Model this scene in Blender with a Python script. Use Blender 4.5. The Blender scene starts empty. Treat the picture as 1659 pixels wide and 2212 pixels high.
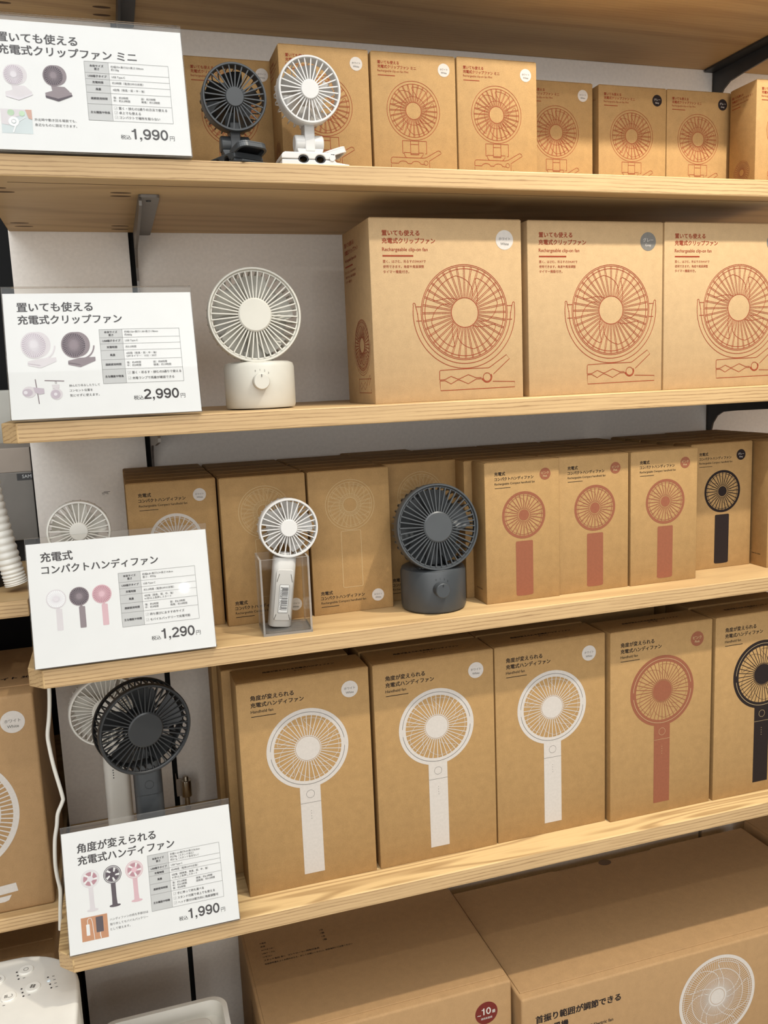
import bpy, bmesh, math, random
from mathutils import Vector, Matrix
random.seed(7)
SC = bpy.context.scene
COL = SC.collection
R = math.radians

# ------------------------------------------------------------------ camera
cam = bpy.data.cameras.new('camera')
cam.sensor_fit = 'HORIZONTAL'; cam.sensor_width = 36.0
cam.lens = 1851.5098 * 36.0 / 1659.0
cam.clip_start = 0.02; cam.clip_end = 50
cam_o = bpy.data.objects.new('camera', cam); COL.objects.link(cam_o)
cr = Vector((0.95290552, -0.30062017, -0.0399823)); cu = Vector((0.08417535, 0.13552302, 0.98719199)); cf = Vector((0.2913513, 0.94406622, -0.15444544))
mw = Matrix((cr, cu, -cf)).transposed().to_4x4(); mw.translation = Vector((0.08995, -0.89682, 0.02890))
cam_o.matrix_world = mw
SC.camera = cam_o

# ------------------------------------------------------------------ world, lights, exposure
w = bpy.data.worlds.new('world'); SC.world = w; w.use_nodes = True
w.node_tree.nodes['Background'].inputs[0].default_value = (0.95, 0.97, 1.0, 1)
w.node_tree.nodes['Background'].inputs[1].default_value = 0.06
def light(name, kind, loc, target, energy, color, **kw):
    d = bpy.data.lights.new(name, kind); d.energy = energy; d.color = color
    for k, v in kw.items(): setattr(d, k, v)
    o = bpy.data.objects.new(name, d); COL.objects.link(o); o.location = loc
    o.rotation_euler = (Vector(target) - Vector(loc)).to_track_quat('-Z', 'Y').to_euler()
    return o
light('ceiling_spot_lamp', 'SPOT', (0.86, -0.56, 1.18), (0.98, 0.0, 0.0), 118, (1.0, 0.93, 0.80), spot_size=R(88), spot_blend=1.0, shadow_soft_size=0.02)
light('ceiling_spot_lamp', 'SPOT', (1.10, -2.3, 2.35), (0.65, 0.0, -0.25), 55, (1.0, 0.94, 0.84), spot_size=R(50), spot_blend=0.8, shadow_soft_size=0.03)
light('far_ceiling_lamp', 'SPOT', (0.43, -4.6, 0.88), (0.2, 0.0, -0.1), 16, (1.0, 0.97, 0.92), spot_size=R(40), spot_blend=0.5, shadow_soft_size=0.02)
light('front_fill_light', 'AREA', (-0.4, -4.4, 0.25), (0.1, 0.0, -0.2), 112, (1.0, 0.985, 0.96), shape='RECTANGLE', size=5.6, size_y=2.9)  # added fill light, unseen behind the camera, brightening fronts and back wall
light('ceiling_panel_lamp', 'AREA', (-0.3, -1.9, 2.3), (-0.3, -1.6, 0.0), 142, (0.95, 0.98, 1.0), shape='RECTANGLE', size=4.6, size_y=3.0)
SC.view_settings.view_transform = 'Standard'; SC.view_settings.look = 'None'
SC.view_settings.exposure = 0.0; SC.view_settings.gamma = 1.0; SC.view_settings.use_curve_mapping = False
SC.cycles.max_bounces = 10; SC.cycles.transparent_max_bounces = 24
SC.cycles.caustics_reflective = False; SC.cycles.caustics_refractive = False
SC.cycles.sample_clamp_indirect = 4.0
SC.cycles.use_denoising = True

# ------------------------------------------------------------------ materials
def nmat(name):
    m = bpy.data.materials.new(name); m.use_nodes = True
    nt = m.node_tree; return m, nt, nt.nodes['Principled BSDF']
def nd(nt, t, **kw):
    n = nt.nodes.new(t)
    for k, v in kw.items(): setattr(n, k, v)
    return n
def lin(h):
    c = [int(h[i:i+2], 16)/255 for i in (0, 2, 4)]
    return tuple(x/12.92 if x <= .04045 else ((x+.055)/1.055)**2.4 for x in c) + (1,)
def plain(name, col, rough=.5, metal=0, var=.06, scale=60, spec=.5, bump=0.0):
    m, nt, b = nmat(name)
    tc = nd(nt, 'ShaderNodeTexCoord'); n = nd(nt, 'ShaderNodeTexNoise'); n.inputs['Scale'].default_value = scale; n.inputs['Detail'].default_value = 4
    nt.links.new(tc.outputs['Object'], n.inputs['Vector'])
    r = nd(nt, 'ShaderNodeValToRGB')
    r.color_ramp.elements[0].position = .3; r.color_ramp.elements[1].position = .7
    r.color_ramp.elements[0].color = tuple(c*(1-var) for c in col[:3]) + (1,); r.color_ramp.elements[1].color = tuple(min(1, c*(1+var)) for c in col[:3]) + (1,)
    nt.links.new(n.outputs['Fac'], r.inputs['Fac']); nt.links.new(r.outputs['Color'], b.inputs['Base Color'])
    b.inputs['Roughness'].default_value = rough; b.inputs['Metallic'].default_value = metal; b.inputs['Specular IOR Level'].default_value = spec
    if bump:
        bp = nd(nt, 'ShaderNodeBump'); bp.inputs['Strength'].default_value = bump; bp.inputs['Distance'].default_value = .002
        nt.links.new(n.outputs['Fac'], bp.inputs['Height']); nt.links.new(bp.outputs['Normal'], b.inputs['Normal'])
    return m
def kraft(name, base, k=.13):
    m, nt, b = nmat(name)
    tc = nd(nt, 'ShaderNodeTexCoord')
    n1 = nd(nt, 'ShaderNodeTexNoise'); n1.inputs['Scale'].default_value = 90; n1.inputs['Detail'].default_value = 6; n1.inputs['Roughness'].default_value = .7
    n2 = nd(nt, 'ShaderNodeTexNoise'); n2.inputs['Scale'].default_value = 900; n2.inputs['Detail'].default_value = 2
    for n in (n1, n2): nt.links.new(tc.outputs['Object'], n.inputs['Vector'])
    a = nd(nt, 'ShaderNodeMath', operation='ADD'); nt.links.new(n1.outputs['Fac'], a.inputs[0]); nt.links.new(n2.outputs['Fac'], a.inputs[1])
    r = nd(nt, 'ShaderNodeValToRGB'); e = r.color_ramp.elements
    e[0].position = .36; e[1].position = .64
    e[0].color = tuple(c*(1-k) for c in base[:3])+(1,); e[1].color = tuple(c*(1+k) for c in base[:3])+(1,)
    h = nd(nt, 'ShaderNodeMath', operation='MULTIPLY'); h.inputs[1].default_value = .5
    nt.links.new(a.outputs[0], h.inputs[0]); nt.links.new(h.outputs[0], r.inputs['Fac'])
    nt.links.new(r.outputs['Color'], b.inputs['Base Color'])
    b.inputs['Roughness'].default_value = .72; b.inputs['Specular IOR Level'].default_value = .25
    bp = nd(nt, 'ShaderNodeBump'); bp.inputs['Strength'].default_value = .08; bp.inputs['Distance'].default_value = .001
    nt.links.new(a.outputs[0], bp.inputs['Height']); nt.links.new(bp.outputs['Normal'], b.inputs['Normal'])
    return m
def oak(name, light_c, dark_c, seed=0.0, lines=.5, cath=.3, cs=(1.5, 9, 24), cf=60, lw=(1500, 900)):
    m, nt, b = nmat(name)
    tc = nd(nt, 'ShaderNodeTexCoord')
    def mp(s, off=(0, 0, 0)):
        q = nd(nt, 'ShaderNodeMapping'); q.inputs['Scale'].default_value = s; q.inputs['Location'].default_value = off
        nt.links.new(tc.outputs['Object'], q.inputs['Vector']); return q
    def noise(s, det, rg=.55, off=0):
        n = nd(nt, 'ShaderNodeTexNoise'); n.inputs['Scale'].default_value = 1; n.inputs['Detail'].default_value = det; n.inputs['Roughness'].default_value = rg
        nt.links.new(mp(s, (seed+off, seed*2+off, seed)).outputs['Vector'], n.inputs['Vector']); return n.outputs['Fac']
    def mth(op, a, b=None, c=None):
        n = nd(nt, 'ShaderNodeMath', operation=op)
        for i, v in enumerate((a, b, c)):
            if v is None: continue
            if isinstance(v, (int, float)): n.inputs[i].default_value = v
            else: nt.links.new(v, n.inputs[i])
        return n.outputs[0]
    def ramp(v, p0, p1):
        r = nd(nt, 'ShaderNodeMapRange'); r.inputs['From Min'].default_value = p0; r.inputs['From Max'].default_value = p1; r.clamp = True
        nt.links.new(v, r.inputs['Value']); return r.outputs['Result']
    sep = nd(nt, 'ShaderNodeSeparateXYZ'); nt.links.new(tc.outputs['Object'], sep.inputs[0])
    # growth-ring contours of a slow noise stretched along the board
    ring = ramp(mth('SINE', mth('MULTIPLY', noise(cs, 1.2, .4), cf)), -.2, 1.0)
    # thin wavering grain lines along X
    ph = mth('ADD', mth('MULTIPLY_ADD', sep.outputs['Z'], lw[0], mth('MULTIPLY', sep.outputs['Y'], lw[1])), mth('MULTIPLY', noise((7, 60, 60), 5, .65, 3), 11))
    ln = mth('MULTIPLY', ramp(mth('SINE', ph), .45, 1.0), ramp(noise((5, 90, 90), 3, .6, 7), .36, .58))
    pore = ramp(noise((22, 420, 420), 4, .7, 11), .50, .72)
    f = mth('ADD', mth('MULTIPLY', ring, cath), mth('MULTIPLY_ADD', ln, lines, mth('MULTIPLY', pore, .22)))
    mx = nd(nt, 'ShaderNodeMixRGB'); mx.inputs['Color1'].default_value = light_c; mx.inputs['Color2'].default_value = dark_c; mx.use_clamp = True
    nt.links.new(mth('MINIMUM', f, 1.0), mx.inputs['Fac'])
    nt.links.new(mx.outputs['Color'], b.inputs['Base Color'])
    b.inputs['Roughness'].default_value = .5; b.inputs['Specular IOR Level'].default_value = .3
    return m
def acrylic(name, tint, glossy=.55, edge=0.0):
    m = bpy.data.materials.new(name); m.use_nodes = True; nt = m.node_tree; nt.nodes.clear()
    out = nd(nt, 'ShaderNodeOutputMaterial'); tr = nd(nt, 'ShaderNodeBsdfTransparent'); gl = nd(nt, 'ShaderNodeBsdfGlossy'); fr = nd(nt, 'ShaderNodeFresnel'); mx = nd(nt, 'ShaderNodeMixShader')
    tr.inputs['Color'].default_value = tint; gl.inputs['Roughness'].default_value = .02; fr.inputs['IOR'].default_value = 1.35
    s = nd(nt, 'ShaderNodeMath', operation='MULTIPLY'); s.inputs[1].default_value = glossy
    nt.links.new(fr.outputs[0], s.inputs[0]); nt.links.new(s.outputs[0], mx.inputs[0]); nt.links.new(tr.outputs[0], mx.inputs[1]); nt.links.new(gl.outputs[0], mx.inputs[2])
    last = mx
    if edge:
        df = nd(nt, 'ShaderNodeBsdfDiffuse'); df.inputs['Color'].default_value = (.88, .86, .82, 1); m2 = nd(nt, 'ShaderNodeMixShader'); m2.inputs[0].default_value = edge
        nt.links.new(mx.outputs[0], m2.inputs[1]); nt.links.new(df.outputs[0], m2.inputs[2]); last = m2
    nt.links.new(last.outputs[0], out.inputs['Surface']); return m

M = {}
M['kraft'] = kraft('kraft_cardboard', (.345, .207, .082))
M['kraft_light'] = kraft('light_kraft_cardboard', (.42, .282, .145), .10)
M['kraft_big'] = kraft('corrugated_cardboard', (.33, .200, .092), .10)
M['oak_edge'] = oak('oak_edge_band', (.49, .330, .165, 1), (.25, .145, .066, 1), 1.3, .75, .10)
M['oak_top'] = oak('oak_veneer', (.53, .355, .170, 1), (.31, .185, .080, 1), 4.7, .25, .40, (1.4, 8, 20), 50)
M['oak_swirl'] = oak('oak_veneer_swirling', (.60, .415, .200, 1), (.30, .180, .075, 1), 9.1, .12, .72, (2.2, 26, 20), 80)
M['red'] = plain('red_brown_ink', (.235, .036, .014), .75, spec=.2, var=.08, scale=400)
M['black'] = plain('black_ink', (.016, .010, .009), .75, spec=.2, var=.1, scale=400)
M['white'] = plain('white_ink', (.50, .455, .41), .7, spec=.2, var=.04, scale=300)
M['pale'] = plain('pale_line_ink', (.46, .33, .165), .7, var=.04, scale=300)
M['pink'] = plain('pink_ink', (.235, .082, .043), .75, spec=.2, var=.05, scale=300)
M['greyink'] = plain('grey_ink', lin('6a6660'), .7, var=.05, scale=300)
M['darkred'] = plain('dark_red_ink', (.13, .017, .012), .75, spec=.2, var=.05, scale=300)
M['wall'] = plain('grey_wall_panel', lin('ede7df'), .75, var=.04, scale=220, bump=.15)
M['steel_dark'] = plain('dark_grey_steel', (.05, .05, .052), .45, metal=.3, var=.08)
M['steel_grey'] = plain('grey_steel', (.20, .185, .17), .4, metal=.4, var=.05)
M['void'] = plain('black_recess', (.006, .006, .006), .9)
M['white_plastic'] = plain('warm_white_plastic', (.54, .52, .455), .38, var=.02)
M['bright_plastic'] = plain('bright_white_plastic', (.76, .735, .67), .38, var=.02)
M['pure_plastic'] = plain('white_plastic', (.58, .565, .54), .35, var=.02)
M['charcoal'] = plain('charcoal_plastic', (.046, .050, .053), .40, var=.05)
M['dark_plastic'] = plain('dark_grey_plastic', (.017, .018, .019), .38, var=.05)
M['near_black'] = plain('black_plastic', (.015, .015, .016), .35, var=.05)
M['paper'] = plain('white_card', (.86, .87, .87), .6, var=.012, scale=40)
M['cell'] = plain('pale_grey_print', (.60, .61, .61), .6, var=.01)
M['txt'] = plain('charcoal_print', (.035, .03, .032), .6, var=.05)
M['line'] = plain('grey_line_print', (.25, .25, .25), .6, var=.03)
M['pp_white'] = plain('pale_lilac_print', (.74, .70, .73), .6, var=.03)
M['pp_shade'] = plain('lilac_shade_print', (.52, .45, .50), .6, var=.03)
M['pp_dark'] = plain('dark_plum_print', (.075, .055, .07), .6, var=.05)
M['pp_mid'] = plain('plum_grey_print', (.26, .21, .23), .6, var=.05)
M['pp_pink'] = plain('pink_print', (.72, .47, .52), .6, var=.03)
M['pp_rose'] = plain('rose_print', (.47, .24, .28), .6, var=.03)
M['pp_wood'] = plain('orange_wood_print', (.58, .27, .13), .6, var=.06, scale=300)
M['pp_sky'] = plain('pale_blue_print', (.66, .74, .76), .6, var=.05)
M['pp_green'] = plain('pale_green_print', (.50, .66, .46), .6, var=.15, scale=120)
M['pp_skin'] = plain('skin_print', (.62, .38, .30), .6, var=.04)
M['acrylic'] = acrylic('clear_acrylic', (.965, .96, .95, 1))
M['acrylic_edge'] = acrylic('acrylic_edge', (.80, .78, .74, 1), 1.0, .22)
M['metal'] = plain('brushed_steel', (.42, .37, .29), .28, metal=1, var=.08)
M['cable'] = plain('off_white_rubber', (.66, .63, .56), .5, var=.02)
M['grey_panel'] = plain('grey_plastic_panel', (.19, .175, .155), .6, var=.03)
M['tan_panel'] = plain('taupe_plastic_panel', (.34, .285, .235), .6, var=.03)
M['floor'] = plain('pale_bounce_floor', (.78, .74, .67), .5, var=.05, scale=8)  # floor out of view, colour lightened to bounce light under the shelves
M['scuff'] = plain('dark_scuff', (.28, .255, .23), .8, var=.2, scale=500)
M['led'] = plain('pale_blue_lens', (.75, .86, .92), .3)

# ------------------------------------------------------------------ mesh builder
class MB:
    def __init__(s): s.v = []; s.f = []; s.m = []
    def add(s, verts, faces, mi=0, X=None):
        o = len(s.v)
        s.v += [tuple(X @ Vector(p)) if X else tuple(p) for p in verts]
        s.f += [[i+o for i in f] for f in faces]; s.m += [mi]*len(faces)
    def box(s, a, b, mi=0, X=None):
        x0, y0, z0 = a; x1, y1, z1 = b
        s.add([(x0,y0,z0),(x1,y0,z0),(x1,y1,z0),(x0,y1,z0),(x0,y0,z1),(x1,y0,z1),(x1,y1,z1),(x0,y1,z1)],
              [(0,3,2,1),(4,5,6,7),(0,1,5,4),(1,2,6,5),(2,3,7,6),(3,0,4,7)], mi, X)
    def prism(s, poly, lo, hi, axis='z', mi=0, X=None):
        def P(p, h): return {'z': (p[0], p[1], h), 'y': (p[0], h, p[1]), 'x': (h, p[0], p[1])}[axis]
        n = len(poly); area = sum(poly[i][0]*poly[(i+1) % n][1]-poly[(i+1) % n][0]*poly[i][1] for i in range(n))
        if (area < 0) != (axis == 'y'): poly = poly[::-1]
        vs = [P(p, lo) for p in poly]+[P(p, hi) for p in poly]
        fs = [list(range(n))[::-1], list(range(n, 2*n))]+[[i, (i+1) % n, n+(i+1) % n, n+i] for i in range(n)]
        s.add(vs, fs, mi, X)
    def lathe(s, prof, n=48, axis='y', mi=0, X=None, closed=False):
        # prof: list of (radius, height along axis)
        vs = []; k = len(prof)
        for i in range(n):
            a = 2*math.pi*i/n; c, d = math.cos(a), math.sin(a)
            for r, h in prof: vs.append((r*c, h, r*d) if axis == 'y' else ((r*c, r*d, h) if axis == 'z' else (h, r*c, r*d)))
        fs = []
        kk = k if closed else k-1
        for i in range(n):
            j = (i+1) % n
            for q in range(kk):
                q2 = (q+1) % k
                fs.append([i*k+q, i*k+q2, j*k+q2, j*k+q] if axis == 'y' else [i*k+q, j*k+q, j*k+q2, i*k+q2])
        s.add(vs, fs, mi, X)
    def tube(s, pts, r, n=10, mi=0, X=None):
        pts = [Vector(p) for p in pts]; vs = []; fs = []
        up = Vector((0.13, 0.9, .2))
        for i, p in enumerate(pts):
            t = (pts[min(i+1, len(pts)-1)]-pts[max(i-1, 0)]).normalized()
            a = t.cross(up).normalized(); b = t.cross(a)
            rr = r[i] if isinstance(r, (list, tuple)) else r
            for k in range(n):
                th = 2*math.pi*k/n; vs.append(p+a*rr*math.cos(th)+b*rr*math.sin(th))
        for i in range(len(pts)-1):
            for k in range(n): fs.append([i*n+k, i*n+(k+1) % n, (i+1)*n+(k+1) % n, (i+1)*n+k])
        fs.append(list(range(n))[::-1]); fs.append([(len(pts)-1)*n+k for k in range(n)])
        s.add(vs, fs, mi, X)
    def mesh(s, name, mats, smooth=None, bevel=0, seg=2):
        me = bpy.data.meshes.new(name); me.from_pydata(s.v, [], s.f)
        for m in mats: me.materials.append(m)
        me.polygons.foreach_set('material_index', s.m)
        if True:
            bm = bmesh.new(); bm.from_mesh(me)
            if bevel:
                es = [e for e in bm.edges if len(e.link_faces) == 2 and e.calc_face_angle(0) > R(30)]
                bmesh.ops.bevel(bm, geom=es, offset=bevel, segments=seg, affect='EDGES', profile=.5, clamp_overlap=True)
            bmesh.ops.recalc_face_normals(bm, faces=bm.faces)
            bm.to_mesh(me); bm.free()
        if smooth:
            me.polygons.foreach_set('use_smooth', [True]*len(me.polygons)); me.set_sharp_from_angle(angle=R(smooth))
        me.update(); return me
    def build(s, name, mats, parent=None, **kw):
        if not isinstance(mats, (list, tuple)): mats = [mats]
        return link(name, s.mesh(name, mats, **kw), parent)
def link(name, me, parent=None):
    o = bpy.data.objects.new(name, me); COL.objects.link(o)
    if parent: o.parent = parent
    return o
def tag(o, label, cat, group=None):
    o['label'] = label; o['category'] = cat
    if group: o['group'] = group
    return o
def thing(name, label, cat, loc=(0, 0, 0), group=None, rz=0):
    o = bpy.data.objects.new(name, None); COL.objects.link(o); o.empty_display_size = .02
    o.location = loc; o.rotation_euler = (0, 0, rz); return tag(o, label, cat, group)
def struct(o): o['kind'] = 'structure'; return o
def rrect(x0, y0, x1, y1, r, n=6):
    p = []
    for cx, cy, a0 in ((x1-r, y1-r, 0), (x0+r, y1-r, 90), (x0+r, y0+r, 180), (x1-r, y0+r, 270)):
        for i in range(n+1):
            a = R(a0+90*i/n); p.append((cx+r*math.cos(a), cy+r*math.sin(a)))
    return p

# ------------------------------------------------------------------ flat printing (millimetres on a face)
_tc = {}
def glyphs(s, bold):
    k = (s, bold)
    if k not in _tc:
        c = bpy.data.curves.new('txt', 'FONT'); c.body = s; c.size = 1; c.resolution_u = 3
        o = bpy.data.objects.new('txt', c); COL.objects.link(o)
        me = bpy.data.meshes.new_from_object(o.evaluated_get(bpy.context.evaluated_depsgraph_get()))
        vs = [(v.co.x, v.co.y) for v in me.vertices]; fs = [list(p.vertices) for p in me.polygons]
        COL.objects.unlink(o); bpy.data.objects.remove(o); bpy.data.curves.remove(c); bpy.data.meshes.remove(me)
        _tc[k] = (vs, fs)
    return _tc[k]
class Art:
    def __init__(s): s.v = []; s.f = []; s.m = []; s.c = 0
    def add(s, pts, faces, mi=0, L=1):
        o = len(s.v); s.c += 1; L += (s.c % 160)*.004; s.v += [(p[0], p[1], L) for p in pts]; s.f += [[i+o for i in f] for f in faces]; s.m += [mi]*len(faces)
    def poly(s, pts, mi=0, L=1): s.add(pts, [list(range(len(pts)))], mi, L)
    def rect(s, x0, z0, x1, z1, mi=0, L=1): s.poly([(x0, z0), (x1, z0), (x1, z1), (x0, z1)], mi, L)
    def line(s, a, b, w, mi=0, L=1):
        dx, dz = b[0]-a[0], b[1]-a[1]; d = math.hypot(dx, dz) or 1; nx, nz = -dz/d*w/2, dx/d*w/2
        s.poly([(a[0]-nx, a[1]-nz), (b[0]-nx, b[1]-nz), (b[0]+nx, b[1]+nz), (a[0]+nx, a[1]+nz)], mi, L)
    def stroke(s, pts, w, mi=0, L=1, close=False):
        if close: pts = list(pts)+[pts[0]]
        n = len(pts); L_, R_ = [], []
        for i in range(n):
            a = pts[i-1] if i else (pts[n-2] if close else pts[0]); c = pts[i+1] if i < n-1 else (pts[1] if close else pts[-1]); b = pts[i]
            dx, dz = c[0]-a[0], c[1]-a[1]; d = math.hypot(dx, dz) or 1; nx, nz = -dz/d*w/2, dx/d*w/2
            L_.append((b[0]+nx, b[1]+nz)); R_.append((b[0]-nx, b[1]-nz))
        s.add(R_+L_, [[i, i+1, n+i+1, n+i] for i in range(n-1)], mi, L)
    def ring(s, cx, cz, r0, r1, mi=0, L=1, n=64, a0=0, a1=360, sx=1, sz=1):
        full = abs(a1-a0) >= 360; k = n if full else n+1
        A = [R(a0+(a1-a0)*i/n) for i in range(k)]
        p = [(cx+r0*sx*math.cos(a), cz+r0*sz*math.sin(a)) for a in A]+[(cx+r1*sx*math.cos(a), cz+r1*sz*math.sin(a)) for a in A]
        s.add(p, [[i, (i+1) % k, k+(i+1) % k, k+i] for i in range(n)], mi, L)
    def disc(s, cx, cz, r, mi=0, L=1, n=40, sx=1, sz=1):
        s.poly([(cx+r*sx*math.cos(2*math.pi*i/n), cz+r*sz*math.sin(2*math.pi*i/n)) for i in range(n)], mi, L)
    def text(s, t, x, z, width=None, size=None, bold=0.0, mi=0, L=1, align='L', rot=0):
        vs, fs = glyphs(t, bold)
        if not vs: return
        x0 = min(v[0] for v in vs); x1 = max(v[0] for v in vs)
        k = size if size else width/(x1-x0)
        off = {'L': -x0, 'C': -(x0+x1)/2, 'R': -x1}[align]
        c, d = math.cos(R(rot)), math.sin(R(rot))
        h = bold*1.15
        for ox, oz in ((0, 0),) if bold < .006 else (((-h, 0), (h, 0)) if bold < .015 else ((-h, h*.55), (h, h*.55), (h, -h*.55), (-h, -h*.55), (0, 0))):
            pts = []
            for a, b in vs:
                px, pz = (a+off+ox)*k, (b+oz)*k; pts.append((x+px*c-pz*d, z+px*d+pz*c))
            s.add(pts, fs, mi, L)
    def price(s, t, x, z, width, mi=0, L=1):
        # heavy sans digits drawn as thick strokes, unit cap height 1
        W = .70; st = .172; adv = {'0': .775, '1': .70, '2': .775, '9': .775, ',': .36}
        tot = sum(adv[c] for c in t)-.08; k = width/tot; cx = x
        def el(ax, az, rx, rz, a0, a1, n=26): return [(ax+rx*math.cos(R(a0+(a1-a0)*i/n)), az+rz*math.sin(R(a0+(a1-a0)*i/n))) for i in range(n+1)]
        def put(pts, close=False): s.stroke([(cx+px*k, z+pz*k) for px, pz in pts], st*k, mi, L, close)
        h = st/2
        for c in t:
            if c == '0': put(el(W/2, .5, W/2-h, .5-h+.012, 0, 360, 40)[:-1], True)
            elif c == '9':
                put(el(W/2, .67, W/2-h, .33-h+.012, 0, 360, 36)[:-1], True)
                put([(W-h, .67), (W-h, .5)]+el(W/2, .42, W/2-h, .42-h+.012, 0, -150, 22))
            elif c == '2':
                put(el(W/2, .69, W/2-h, .31-h+.012, 165, -35, 22)+[(h*1.5, h*1.9), (h*1.25, h)])
                s.rect(cx+.02*k, z, cx+W*k, z+st*.92*k, mi, L)
            elif c == '1':
                s.rect(cx+.28*k, z, cx+(.28+st*1.05)*k, z+1.0*k, mi, L); s.poly([(cx+.05*k, z+.70*k), (cx+.30*k, z+.70*k), (cx+.30*k, z+.83*k), (cx+.05*k, z+.83*k)], mi, L)
                s.poly([(cx+.20*k, z+.83*k), (cx+.30*k, z+.83*k), (cx+.42*k, z+1.0*k), (cx+.30*k, z+1.0*k)], mi, L)
            else:
                s.rect(cx+.05*k, z, cx+.245*k, z+.19*k, mi, L); s.poly([(cx+.155*k, z+.01*k), (cx+.245*k, z+.01*k), (cx+.20*k, z-.12*k), (cx+.07*k, z-.20*k), (cx+.06*k, z-.14*k), (cx+.14*k, z-.09*k)], mi, L)
            cx += adv[c]*k
    def mesh(s, name, mats, fn):
        me = bpy.data.meshes.new(name)
        me.from_pydata([fn(x*.001, z*.001, L*.00016) for x, z, L in s.v], [], s.f)
        for m in mats: me.materials.append(m)
        me.polygons.foreach_set('material_index', s.m); me.update(); return me
    def build(s, name, mats, fn, parent):
        if not isinstance(mats, (list, tuple)): mats = [mats]
        return link(name, s.mesh(name, mats, fn), parent)
def F_front(x, z, e): return (x, -e, z)

# ------------------------------------------------------------------ setting
ZA, ZB, ZC, ZD, ZS, ZE = .2475, 0.0, -.2485, -.5661, .4990, -1.0
T = .0197; YW = .300
def slab(name, a, b, m): 
    q = MB(); q.box(a, b); return struct(q.build(name, m))
slab('wall_left', (-.016, YW, ZE), (.1275, YW+.014, .9), M['wall'])
slab('wall_back', (.1348, YW, ZE), (1.0215, YW+.014, .9), M['wall'])
slab('wall_right', (1.0285, YW, ZE), (2.4, YW+.014, .9), M['wall'])
slab('trim_1', (.1275, YW+.010, ZE), (.1348, YW+.014, .9), M['void'])
slab('trim_2', (1.0215, YW+.010, ZE), (1.0285, YW+.014, .9), M['void'])
slab('wall_rear', (-2.2, .66, -1.45), (2.4, .68, .9), M['void'])  # black colour stands in for the deep shade past the left rack
slab('floor', (-2.6, -3.2, -1.47), (2.6, .7, -1.45), M['floor'])
sc = MB()
for a, b, c, d in ((.0665, -.1085, .0745, -.1075), (.069, -.1068, .0772, -.1060), (.0665, -.1104, .070, -.1099), (.0725, -.1096, .0750, -.1090)):
    sc.box((a, YW-.0003, b), (c, YW, d))
o = sc.build('trim_3', M['scuff']); struct(o)

def shelf_board(name, label, z, t=T, x1=1.9, y1=YW, x0=-.0152, ch=.0152, top='oak_top'):
    th = thing(name, label, 'shelf', (0, 0, z-t))
    q = MB(); poly = [(x0, y1-.001), (x0, ch*1.07), (x0+ch, 0), (x1, 0), (x1, y1-.001)]
    q.prism(poly, 0, t, 'z')
    for i, f in enumerate(q.f): q.m[i] = 1 if i >= 2 else 0
    me = q.mesh('board', [M[top], M['oak_edge']], bevel=.0011, seg=2)
    link('board', me, th); return th
sh = {}
sh['S'] = shelf_board('oak_shelf', 'oak shelf board at the very top seen only from below', ZS)
sh['A'] = shelf_board('oak_shelf', 'oak shelf board carrying the mini clip fans, its underside showing', ZA)
sh['B'] = shelf_board('oak_shelf', 'oak shelf board under the white desk fan and red-printed boxes', ZB)
sh['C'] = shelf_board('oak_shelf', 'oak shelf board under the dark desk fan and pink-printed boxes', ZC)
sh['D'] = shelf_board('oak_shelf', 'lowest oak shelf board with swirling grain under the large handheld fan boxes', ZD, top='oak_swirl')
sh['E'] = shelf_board('base_deck', 'low oak base deck carrying the big cardboard boxes below all shelves', ZE, t=.45, x1=2.2, x0=-1.9)
# pocket screw holes and the edge-band seam under the two upper boards
def holes(root, pts):
    for x, y in pts:
        q = MB(); q.prism([(x+.0105*math.cos(a*math.pi/10), y+.0030*math.sin(a*math.pi/10)) for a in range(20)], -.0002, .0005, 'z')
        q.build('screw_hole', M['near_dark'], root)
M['near_dark'] = plain('dark_wood_recess', (.10, .055, .025), .8)
hp = [(.1165, .062), (.1165, .078), (.1175, .252), (.1175, .275), (.003, .240), (.006, .262), (-.002, .052), (.004, .070)]
holes(sh['A'], hp); holes(sh['S'], hp)
for k in ('A', 'S'):
    q = MB(); q.box((.012, .0255, -.0002), (1.89, .0265, .0004)); q.build('edge_seam', M['near_dark'], sh[k])

def bracket(label, x, zb, web_left, m):
    t = thing('shelf_bracket', label, 'shelf bracket', (x, 0, zb), 'steel shelf brackets')
    q = MB(); q.prism(rrect(0, .065, .0215, YW-.0005, .004), -.0032, -.0002, 'z'); q.build('flange', m, t, smooth=40)
    pr = [(YW-.0005, -.0034), (.068, -.0034), (.066, -.0065), (.068, -.011), (.157, -.020), (.235, -.0245), (.262, -.027), (.276, -.034), (.286, -.046), (.291, -.062), (.293, -.092), (YW-.0005, -.092)]
    wx = 0 if web_left else .0185
    q = MB(); q.prism(pr, wx, wx+.003, 'x'); q.build('web', m, t)
    if m is M['steel_grey']:
        q = MB(); q.lathe([(0, -.0042), (.0022, -.0042), (.003, -.0032)], 16, 'z', X=Matrix.Translation((.0108, .083, 0))); q.build('screw_head', M['steel_dark'], t, smooth=40)
bracket('grey steel bracket under the mini clip fan shelf beside the sign', .1338, ZA-T, True, M['steel_grey'])
bracket('dark steel bracket under the topmost board above the left sign', .1338, ZS-T, True, M['steel_dark'])
bracket('black steel bracket under the topmost board at upper right', 1.0045, ZS-T, False, M['steel_dark'])
bracket('pale steel bracket under the white desk fan shelf at left', .1338, ZB-T, True, M['steel_grey'])
bracket('black steel bracket under the red-printed box shelf at right', 1.0045, ZB-T, False, M['steel_dark'])
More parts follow.
